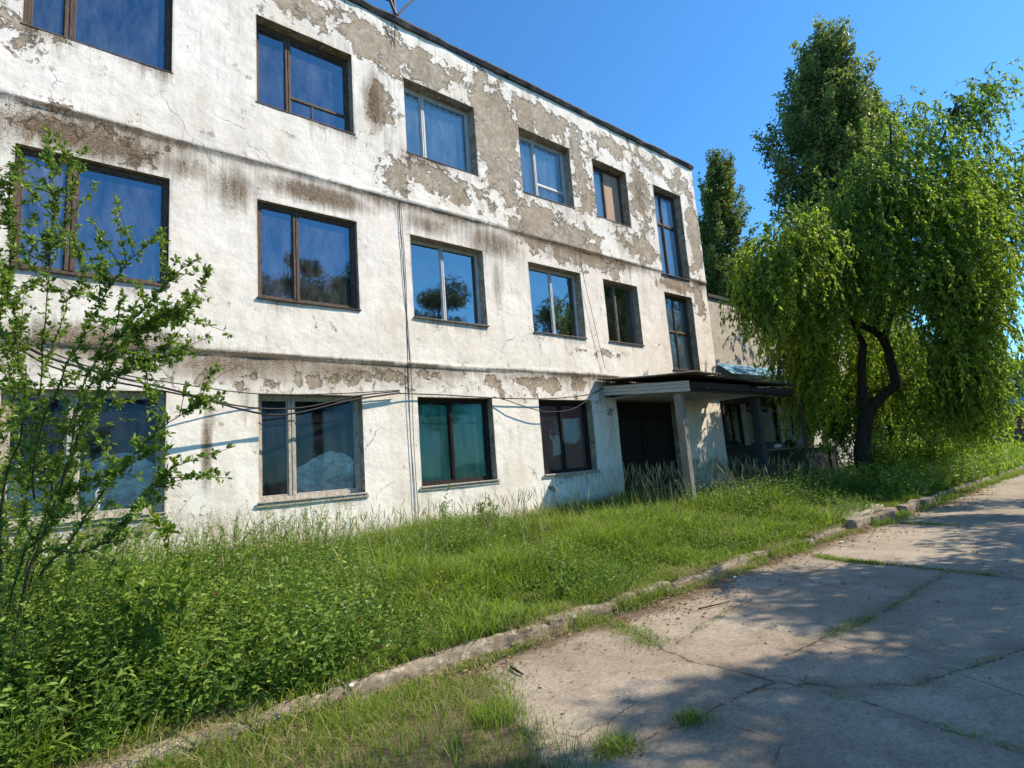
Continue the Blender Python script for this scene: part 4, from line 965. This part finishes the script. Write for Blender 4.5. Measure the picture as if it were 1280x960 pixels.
wil = empty('weeping_tree', (17.96, -2.77, .1), 'large drooping tree with a forked dark trunk and branches hanging to the road edge', 'tree')
bark_tree('trunk', [
    ([(17.96, -2.77, -.1), (17.95, -2.9, .7), (17.95, -2.98, 1.29), (18.01, -3.18, 2.08), (18.12, -3.36, 2.52)], .25, .16),
    ([(18.08, -3.3, 2.4), (18.4, -3.64, 2.79), (18.64, -3.89, 3.08), (18.51, -3.89, 3.62), (18.39, -3.88, 4.15), (18.14, -3.75, 4.56), (17.69, -3.43, 4.86)], .15, .09),
    ([(18.02, -3.2, 2.2), (17.9, -3.24, 2.88), (17.85, -3.35, 3.68), (17.89, -3.48, 4.25)], .13, .10),
    ([(17.89, -3.48, 4.2), (17.7, -3.3, 5.0), (17.0, -3.0, 6.0), (16.2, -2.8, 7.0)], .08, .03),
    ([(18.3, -3.85, 4.3), (18.6, -4.3, 5.6), (18.9, -4.9, 7.5), (19.4, -5.7, 9.6), (20.0, -6.3, 11.2)], .09, .025),
    ([(18.6, -4.3, 5.6), (19.4, -5.2, 6.6), (20.2, -6.1, 7.4)], .07, .03),
    ([(18.14, -3.75, 4.56), (18.2, -4.2, 6.5), (18.2, -4.7, 8.6), (18.3, -5., 10.8)], .09, .02),
    ([(17.0, -3.0, 6.0), (15.8, -2.6, 6.2), (14.9, -2.4, 6.0)], .05, .02)], M['bark'], wil)
CL = [(13.5, -3.0, 6.0, .7, .65, .8, 1.2), (14.4, -3.5, 6.6, .9, .8, 1.4, 1.2), (13.2, -2.9, 5.1, .5, .5, .4, .9), (19.6, -3.6, 3.6, 1.2, 1.2, 1.2, 1.3), (20.3, -4.6, 2.6, 1.2, .9, 1.0, 1.2), (15.4, -2.8, 5.7, .9, .9, 1.1, 1.3), (16.6, -3.7, 6.9, 1.1, 1.0, 1.8, 1.2), (17.4, -4.4, 8.3, 1.2, 1.0, 1.7, 1.2),
      (18.6, -5.2, 9.6, 1.1, 1.0, .75, 1.2), (19.9, -6.2, 10.7, .75, .7, .34, 1.1), (20.6, -6.9, 11.5, .6, .45, .20, 1.0), (18.2, -4.9, 10.6, .8, .8, .26, 1.0), (17.0, -4.2, 5.6, 1.2, .8, 1.0, 1.0), (18.4, -5.5, 7.6, 1.3, 1.1, 1.9, 1.3),
      (20.0, -6.3, 8.5, 1.2, 1.1, 1.5, 1.3), (20.2, -6.1, 6.9, .9, .9, .9, 1.1), (17.9, -5.7, 5.9, 1.0, 1.0, 1.5, 1.5), (18.3, -5.6, 5.4, .7, 1.0, 1.6, 1.5), (18.0, -5.5, 4.1, .7, .9, 1.5, 1.5),
      (18.1, -5.4, 3.2, .55, .7, 1.0, 1.3), (18.5, -5.3, 2.1, .5, .5, .6, .8), (18.9, -5.0, 2.6, .8, .6, .8, 1.1), (17.1, -2.5, 4.3, .5, .7, .9, 1.3), (15.9, -2.4, 5.0, .6, .5, .4, .9), (17.5, -2.3, 3.1, .7, .8, 1.0, 1.2), (17.6, -1.9, 4.6, .8, .8, .8, 1.4), (18.6, -2.6, 2.6, .7, .7, .9, 1.2), (19.8, -2.6, 4.2, 1.5, 1.3, .9, 1.3), (19.8, -3.0, 6.6, 1.6, 1.6, 1.3, 1.4), (16.3, -3.3, 5.0, .7, .5, .4, .9)]
droop_crown(CL, (18.2, -3.9, 5), np.random.default_rng(21), 5600, .036, .122, M['willow_leaf'], wil, lw=.40, droop=1.0, jit=.055, clear=True, puff=1.3, tr=(.007, .002))

def poplar(loc, H, R, label, seed, nb=240, nleaf=46000, lf=.27, lean=.10, heads=None):
    g = np.random.default_rng(seed); t = empty('poplar_tree', loc, label, 'tree', 'tall poplars behind the building')
    x0, y0, z0 = loc
    bark_tree('trunk', [([(x0, y0, z0-.2), (x0+lean*.77*H*.4, y0-lean*.64*H*.4, z0+H*.4), (x0+lean*.77*H*.93, y0-lean*.64*H*.93, z0+H*.93)], .45, .05)], M['bark'], t)
    hb = g.random(nb)**.85*.90; az = g.uniform(0, 6.28, nb)
    prof = lambda h: R*np.clip(np.minimum((h+.02)/.10, 1)**.6*(1-np.clip(h, 0, 1)**6)**.6*(.80+.2*np.sin(h*9+seed)), 0.05, 1)
    # upright branches
    r_end = prof(np.clip(hb+.10, 0, 1))*g.uniform(.55, 1.12, nb); Lb = H*g.uniform(.09, .17, nb)
    n = nleaf; bi = g.integers(0, nb, n); u = g.random(n)**.7
    hh = z0+H*hb[bi]+Lb[bi]*u; rr = r_end[bi]*(.25+.75*u)
    P = np.stack([x0+np.cos(az[bi])*rr, y0+np.sin(az[bi])*rr, hh], 1)
    spread = .34*R/3*(1.2-u*.85)
    P += g.normal(size=(n, 3))*spread[:, None]*np.array([1, 1, 1.2])
    if heads:   # several pointed heads of unequal height
        hx = np.array(heads); k_ = g.integers(0, len(hx), nb)[bi]; u_ = (P[:, 2]-z0)/H; f_ = sm(.35, .8, u_)
        P[:, 0] += (hx[k_, 0]*f_)*.77; P[:, 1] -= (hx[k_, 0]*f_)*.64; P[:, 2] = z0+(P[:, 2]-z0)*(1-(1-hx[k_, 1])*f_)
    P[:, 0] += .77*lean*(P[:, 2]-z0); P[:, 1] -= .64*lean*(P[:, 2]-z0)
    D = unit(g.normal(size=(n, 3))*.7+np.array([0, 0, .6]))
    L = lf*g.uniform(.6, 1.3, n)
    tint = np.clip(.36+g.normal(0, .17, n)+.30*(u-.5)+g.normal(0, .13, nb)[bi], 0, 1)
    V, F, A = leaves(P, D, L, L*.62, tint, g, single=True)
    link('crown', np_mesh('crown', V, F, A), M['poplar_leaf'], t)
poplar((41.5, 6.1, 0), 31.6, 3.9, 'tallest poplar, broad dark column rising behind the annex', 31, 520, 110000, lean=.10, heads=[(.3, 1.), (.5, .98), (.0, .99), (-2.0, .88), (1.6, .86)])
poplar((45.6, 4.4, 0), 27.0, 3.0, 'second poplar showing just right of the tallest one', 32, 240, 45000, lean=.10)
poplar((42.3, 15.2, 0), 27.0, 2.8, 'smaller poplar standing beside the corner of the white building', 33, 300, 56000, lean=.10)

def round_tree(loc, H, R, zc, label, seed, n=26000, lf=.16, mat='tree_leaf', group=None, name='broadleaf_tree', nclump=46, squash=1.):
    g = np.random.default_rng(seed); t = empty(name, loc, label, 'tree', group); x0, y0, z0 = loc
    limbs = [([(x0, y0, z0-.1), (x0+.1, y0+.05, z0+zc*.45), (x0, y0, z0+zc), (x0+.2, y0, z0+H*.9)], .2*R/3+.05, .03)]
    cc = unit(g.normal(size=(nclump, 3)))*g.random((nclump, 1))**.4*np.array([R*.85, R*.85, (H-zc)*.85*squash])+np.array([x0, y0, z0+zc])
    for c in cc[:22]:
        b = np.array([x0, y0, z0+zc*g.uniform(.5, .95)]); limbs.append(([b, (b+c)/2+np.array([0, 0, .2]), c], .06*R/3+.02, .012))
    bark_tree('trunk', limbs, M['bark'], t)
    cr = g.uniform(.45, 1.1, nclump)*R*.30; ci = g.integers(0, nclump, n)
    P = cc[ci]+unit(g.normal(size=(n, 3)))*(g.random((n, 1))**.45)*cr[ci][:, None]*np.array([1.1, 1.1, .75])
    D = unit(g.normal(size=(n, 3))+np.array([0, 0, -.2])); L = lf*g.uniform(.6, 1.3, n)
    tint = np.clip(.45+g.normal(0, .15, n)+g.normal(0, .14, nclump)[ci], 0, 1)
    V, F, A = leaves(P, D, L, L*.5, tint, g, single=True)
    link('crown', np_mesh('crown', V, F, A), M[mat], t)
round_tree((53.0, 17.5, 0), 19.5, 4.5, 11, 'dark broad tree in the gap between the two poplars', 41, 20000, .34, 'poplar_leaf')
round_tree((47, 3.0, 0), 9.5, 3.6, 5.5, 'bushy green tree behind the annex roof', 42, 14000, .26, 'tree_leaf')
# trees across the road: seen in the panes and as shade on the concrete
OPP = [((8.0, -13.9, 0), 12.4, 2.9, 8.0, 'leafy tree across the road nearest the camera'), ((13.8, -12.7, 0), 11.2, 3.0, 6.8, 'leafy tree across the road opposite the third window'),
       ((20.0, -12.6, 0), 10.6, 3.4, 6.7, 'leafy tree across the road opposite the porch'), ((28.5, -13.8, 0), 9.6, 3.8, 6.0, 'leafy tree across the road opposite the veranda'), ((4.2, -12.9, 0), 7.4, 1.9, 5.2, 'leafy tree behind the camera on the far verge'), ((10.9, -14.0, 0), 11.8, 2.1, 8.8, 'slender unseen tree added between the first two to shade the concrete')]  # last tree is out of view, added to deepen the foreground shade
for k, (l, H, R, zc, lb) in enumerate(OPP): round_tree(l, H, R, zc, lb, 50+k, 30000, .15, 'tree_leaf', 'trees across the road')

# bushes under the willow
def bush(loc, R, H, n, label, seed, lf=.10, mat='willow_leaf'):
    g = np.random.default_rng(seed); x0, y0, z0 = loc
    t = empty('bush', loc, label, 'bush', 'bushes beneath the drooping tree')
    m = 60; az = g.uniform(0, 6.28, m); rr = g.uniform(.2, 1, m)*R; tip = np.stack([x0+np.cos(az)*rr, y0+np.sin(az)*rr, z0+H*g.uniform(.5, 1.05, m)*(1-.35*(rr/R)**2)], 1)
    b = np.array([x0, y0, z0]); tt = np.linspace(0, 1, 5)[None, :, None]; path = b+(tip-b)[:, None, :]*tt+np.array([0, 0, .25*H])*(tt*(1-tt))
    v, f = tubes_np(path, np.tile(np.linspace(.014, .004, 5), (m, 1)), 4); link('stems', np_mesh('stems', v, f), M['twig'], t)
    bi = g.integers(0, m, n); u = g.uniform(.15, 1, n); i = np.clip((u*4).astype(int), 0, 3); w = (u*4-i)[:, None]
    P = path[bi, i]*(1-w)+path[bi, i+1]*w+g.normal(0, .13, (n, 3)); D = unit(g.normal(size=(n, 3))); L = lf*g.uniform(.6, 1.3, n)
    V, F, A = leaves(P, D, L, L*.45, np.clip(g.normal(.4, .2, n), 0, 1), g, single=True); link('foliage', np_mesh('foliage', V, F, A), M[mat], t)
bush((18.9, -2.9, .1), 1.2, 1.5, 4200, 'dark leafy bush right behind the trunk of the drooping tree', 61)
bush((20.8, -3.6, .1), 1.4, 1.7, 5200, 'bright bush under the right side of the drooping tree', 62, .1)
bush((23.8, -4.0, .1), 1.5, 1.5, 4200, 'bush beyond the drooping tree by the road edge', 63, .11)
bush((17.0, -1.6, .1), .5, .9, 1400, 'small bush growing by the thin veranda post', 64, .08, 'tree_leaf')
bush((31.5, -1.6, .1), 1.6, 1.3, 4000, 'low sunlit bush beside the road in the distance', 65, .16)

# ---- shrub at the left
SHR = {'A':[(-.25,-3.6,.1),(-0.23,-3.69,0.95),(-0.18,-3.83,1.46),(-0.13,-3.96,1.95),(-0.11,-4.08,2.49),(-0.09,-4.2,3.08),(-0.08,-4.32,3.63),(-0.13,-4.37,4.13)],
'B':[(-.22,-3.8,.1),(-0.14,-4.04,1.0),(0.04,-4.32,1.71),(0.16,-4.52,2.21),(0.29,-4.68,2.51),(0.47,-4.86,2.7),(0.62,-5.0,2.76),(0.73,-5.13,3.0)],
'C':[(-0.11,-4.25,1.6),(-0.11,-4.37,1.92),(-0.01,-4.53,2.31),(0.12,-4.7,2.65),(0.25,-4.86,2.96),(0.36,-4.98,3.12),(0.47,-5.09,3.21)],
'D':[(0.0,-4.4,1.45),(0.03,-4.58,1.7),(0.11,-4.75,2.28),(0.27,-4.94,2.55),(0.47,-5.15,2.83),(0.63,-5.32,3.0)],
'E':[(-.15,-3.9,1.1),(-0.04,-4.09,1.51),(0.15,-4.35,2.07),(0.32,-4.56,2.41),(0.49,-4.71,2.47),(0.62,-4.81,2.49)],
'F':[(-.2,-3.65,.6),(-0.08,-3.74,1.23),(0.01,-3.95,1.94),(0.19,-4.19,2.43),(0.44,-4.45,2.74),(0.66,-4.64,2.8)],
'G':[(-.2,-3.9,.15),(-0.1,-4.2,0.99),(0.09,-4.42,1.35),(0.27,-4.64,1.68),(0.46,-4.84,1.94),(0.63,-5.01,2.09),(0.71,-5.09,2.14)],
'H':[(-.3,-3.6,.1),(-0.29,-3.55,1.19),(-0.36,-3.64,1.98),(-0.37,-3.78,2.76),(-0.3,-3.93,3.2),(-0.33,-3.98,3.65),(-0.3,-4.09,4.09)],
'I':[(-.3,-3.6,.1),(-0.27,-3.5,1.46),(-0.47,-3.47,2.23),(-0.63,-3.47,2.93),(-0.75,-3.52,3.74)],
'J':[(-.25,-3.9,.8),(-0.27,-4.16,1.53),(-0.18,-4.35,2.13),(-0.24,-4.42,2.73),(-0.33,-4.41,3.09)],
'K':[(-0.11,-4.08,2.49),(0.02,-4.27,2.91),(0.09,-4.38,3.18),(-0.1,-4.25,3.36)],
'L':[(-0.1,-4.08,3.12),(-0.03,-4.2,3.45),(0.01,-4.29,3.78),(-0.05,-4.3,4.12)],
'M':[(-.25,-4.,.2),(-0.18,-4.3,1.14),(-0.03,-4.47,1.42),(0.09,-4.62,1.65),(0.3,-4.8,1.73),(0.45,-4.95,1.86)],
'N':[(-.2,-4.2,.3),(-0.1,-4.51,1.24),(0.16,-4.73,1.26),(0.35,-4.94,1.48),(0.48,-5.07,1.66),(0.55,-5.16,1.77)],
'P':[(-.3,-3.6,.1),(-.5,-3.9,1.2),(-.8,-4.1,2.1),(-1.1,-4.3,2.7)], 'Q':[(-.3,-3.6,.1),(-.6,-3.3,1.2),(-1.0,-3.1,2.2),(-1.4,-3.1,2.9)], 'R':[(-.27,-3.6,.1),(-.2,-3.1,1.3),(-.3,-2.7,2.4),(-.35,-2.5,3.3)]}
def shoots(paths, g, r0, spur, lf, stem, foliage, parent, nlf=5, wr=.5, spread=.05, tint0=0., sidetwigs=.0):
    q = MB(); LP = []; LD = []
    extra = []
    for P in paths:
        P = np.array(P); L = np.linalg.norm(np.diff(P, axis=0), axis=1).sum()
        S = spline(P, 24)+g.normal(0, .006, (24, 3)); q.tube(S, list(np.linspace(r0*min(1, L/2.5), r0*.15, 24)), 5)
        extra.append((S, L, 1.))
        for k in range(int(L*sidetwigs)):
            i = g.integers(7, 22); T = unit(S[i+1]-S[i]); o = unit(g.normal(size=3)); o = unit(T*.9+o*.9); l = g.uniform(.12, .42)
            tw = S[i]+o*np.linspace(0, l, 6)[:, None]+np.array([0, 0, -.05*l])*(np.linspace(0, 1, 6)**2)[:, None]
            q.tube(tw, list(np.linspace(.0035, .001, 6)), 4); extra.append((tw, l, .85))
    for S, L, k_ in extra:
        n = int(L/spur); u = g.uniform(.12 if L > .5 else .05, 1, n)*(len(S)-1); i = np.clip(u.astype(int), 0, len(S)-2); w = (u-i)[:, None]
        B = S[i]*(1-w)+S[i+1]*w; T = unit(S[i+1]-S[i])
        for b, t in zip(B, T):
            o = unit(g.normal(size=3)); m = g.integers(nlf-2, nlf+2)
            D = unit(t*.5+o*.6+g.normal(0, .55, (m, 3))+np.array([0, 0, .25])); LP.append(np.tile(b, (m, 1))+D*g.uniform(0, spread*.3, (m, 1))); LD.append(D)
    q.build(stem, M['twig'], parent)
    P = np.concatenate(LP); D = np.concatenate(LD); L = lf*g.uniform(.55, 1.25, len(P)); tint = np.clip(g.normal(.42+tint0, .2, len(P)), 0, 1)
    V, F, A = leaves(P, D, L, L*wr, tint, g, fold=.35, oval=True); A['dry'] = A['tint']*0
    link(foliage, np_mesh(foliage, V, F, A), M['shrub_leaf'], parent)
shr = empty('leafy_shrub', (-.25, -3.7, .1), 'tall arching shrub with small green leaves in front of the left windows', 'shrub')
shoots(list(SHR.values()), np.random.default_rng(71), .009, .024, .036, 'stems', 'foliage', shr, 5, .52, .05, .1, 8.)

def sapling(loc, H, label, seed, n=4, lf=.05, wr=.5, spur=.035, lean=.25, name='tall_weed', cat='plant', group='tall weeds rising above the grass'):
    g = np.random.default_rng(seed); t = empty(name, loc, label, cat, group); b = np.array(loc); P = []
    for k in range(n):
        a = g.uniform(0, 6.28); h = H*(1 if k == 0 else g.uniform(.55, .95)); e = b+np.array([math.cos(a)*lean*h*.6*(k > 0), math.sin(a)*lean*h*.6*(k > 0), h]); P.append([b+g.normal(0, .02, 3)*np.array([1, 1, 0]), (b+e)/2+g.normal(0, .03, 3), e])
    shoots(P, g, .010, spur, lf, 'stems', 'foliage', t, 4, wr, .04, .12, 2.)
z_ = lambda x, y: float(lawn_z(np.array([x]), np.array([y]))[0])
for k, (x, y, H, lb, lf, wr) in enumerate([(.62, -4.45, 1.25, 'leafy sapling with broad leaves in front of the gap right of the first window', .07, .5), (.45, -4.2, .95, 'low bushy sapling at the foot of the arching shrub', .06, .5), (.95, -3.6, .85, 'bright leafy weed right of the arching shrub', .05, .45),
      (1.55, -2.2, 1.05, 'feathery weed below the stained strip of wall', .035, .3), (2.3, -1.4, 1.0, 'feathery weed under the left corner of the second window', .035, .3), (3.0, -1.0, .8, 'feathery weed under the middle of the second window', .035, .3),
      (5.1, -.8, .8, 'weed standing at the foot of the hanging wires', .05, .3), (6.0, -.9, .8, 'broad leaved weed below the green curtained window', .08, .32), (9.9, -3.7, .6, 'leafy weed at the far end of the grass near the kerb', .06, .35), (4.2, -4.55, .55, 'dark leafy weed overhanging the kerb', .06, .4), (10.4, -2.9, .55, 'weed in front of the flaking porch post', .05, .3), (1.2, -4.3, .6, 'dark leafy weed low in the grass at the lower left', .06, .42)]):
    sapling((x, y, z_(x, y)), H, lb, 80+k, 5, lf, wr, lean=.5)

# ------------------------------------------------------------------ far right: hill, brick garages
X = np.linspace(150, 700, 60); Yh = np.linspace(-260, 400, 70); XX, YY = np.meshgrid(X, Yh, indexing='ij')
ZZ = -1+34*sm(180, 420, XX)*(.75+.5*fbm(XX*.008, YY*.008, 3))+6*sm(200, 300, XX)*(fbm(XX*.1, YY*.1, 2)-.5)
ii = np.arange(XX.size).reshape(XX.shape)
tag(link('hill', np_mesh('hill', np.stack([XX.ravel(), YY.ravel(), ZZ.ravel()], 1), np.stack([ii[:-1, :-1].ravel(), ii[1:, :-1].ravel(), ii[1:, 1:].ravel(), ii[:-1, 1:].ravel()], 1), None, True), M['hill']), None, None, None, 'structure')
g = np.random.default_rng(90); n = 16000; x = g.uniform(190, 430, n); y = g.uniform(-60, 170, n)
z = -1+34*sm(180, 420, x)*(.75+.5*fbm(x*.008, y*.008, 3))
P = np.stack([x, y, z], 1)+unit(g.normal(size=(n, 3)))*np.array([3, 3, 3.2])*g.random((n, 1))+np.array([0, 0, 2.])
V, F, A = leaves(P, unit(g.normal(size=(n, 3))), 3.2*g.uniform(.5, 1.2, n), 2.4, np.clip(.5+.5*(fbm(x*.05, y*.05, 2)-.5)*2+g.normal(0, .1, n), 0, 1), g, single=True)
tag(link('distant_woodland', np_mesh('distant_woodland', V, F, A), M['tree_leaf']), 'hazy green woodland covering the distant hill', 'woodland', None, 'stuff')
gar = empty('brick_garage', (60, 0, 0), 'long low red brick garage with a pale blue metal roof in the distance', 'building')
mb = MB(); mb.box(59, 66, -5, 14, 0, 2.6); mb.build('wall', M['brick'], gar)
mb = MB(); mb.box(58.8, 66.2, -5.2, 14.2, 2.602, 2.72); mb.build('roof_edge', M['dark_wood'], gar)
mb = MB(); mb.box(61, 66, -4.8, 14, 2.73, 3.9); mb.build('roof_panel', M['pale_blue_sheet'], gar)
for y in (-4.2, -1.0, 2.2): 
    mb = MB(); mb.box(58.94, 58.99, y, y+2.4, .1, 2.2); mb.build('garage_door', M['maroon'], gar)

# ------------------------------------------------------------------ light, sky, camera
EL, AZ = math.radians(45), math.radians(54)     # sun stands over the road, to the right
sd = Vector((math.cos(EL)*math.sin(AZ), -math.cos(EL)*math.cos(AZ), math.sin(EL)))
L = bpy.data.lights.new('sun', 'SUN'); L.energy = 7.0; L.angle = math.radians(.45); L.color = (1., .875, .70)
so = bpy.data.objects.new('sun', L); COL.objects.link(so); so.rotation_euler = sd.to_track_quat('Z', 'Y').to_euler(); so.location = (20, -30, 40)
w = bpy.data.worlds.new('World'); scene.world = w; w.use_nodes = True; nt = w.node_tree; nt.nodes.clear()
sky = nt.nodes.new('ShaderNodeTexSky'); sky.sky_type = 'NISHITA'; sky.sun_disc = False; sky.sun_elevation = EL
sky.sun_rotation = math.atan2(sd.x, sd.y)
sky.air_density = 1.0; sky.dust_density = .3; sky.ozone_density = 3.0; sky.altitude = 300
hs = nt.nodes.new('ShaderNodeHueSaturation'); hs.inputs['Saturation'].default_value = 1.05; hs.inputs['Value'].default_value = 1.
bg = nt.nodes.new('ShaderNodeBackground'); bg.inputs['Strength'].default_value = .15
ow = nt.nodes.new('ShaderNodeOutputWorld')
nt.links.new(sky.outputs[0], hs.inputs['Color']); mx = nt.nodes.new('ShaderNodeMix'); mx.data_type = 'RGBA'; mx.blend_type = 'MULTIPLY'; mx.inputs[0].default_value = 1.; mx.inputs[7].default_value = (.70, 1.32, 1.66, 1)
nt.links.new(hs.outputs[0], mx.inputs[6]); nt.links.new(mx.outputs[2], bg.inputs['Color']); nt.links.new(bg.outputs[0], ow.inputs[0])

cam = bpy.data.cameras.new('camera'); co = bpy.data.objects.new('camera', cam); COL.objects.link(co)
cam.sensor_fit = 'HORIZONTAL'; cam.sensor_width = 36; cam.lens = 36*688.38/1280; cam.clip_start = .05; cam.clip_end = 2000
yaw, pitch, roll = (math.radians(v) for v in (39.763, 8.164, -4.282))
fw = Vector((math.sin(yaw)*math.cos(pitch), math.cos(yaw)*math.cos(pitch), math.sin(pitch))); r0 = Vector((math.cos(yaw), -math.sin(yaw), 0)); u0 = r0.cross(fw)
R = r0*math.cos(roll)+u0*math.sin(roll); U = -r0*math.sin(roll)+u0*math.cos(roll)
from mathutils import Matrix
co.matrix_world = Matrix(((R.x, U.x, -fw.x, 0), (R.y, U.y, -fw.y, -9), (R.z, U.z, -fw.z, 1.6), (0, 0, 0, 1)))
scene.camera = co
scene.view_settings.view_transform = 'Standard'; scene.view_settings.look = 'None'; scene.view_settings.exposure = 0
scene.cycles.max_bounces = 8; scene.cycles.transparent_max_bounces = 12; scene.cycles.use_denoising = True
scene.cycles.sample_clamp_indirect = 6
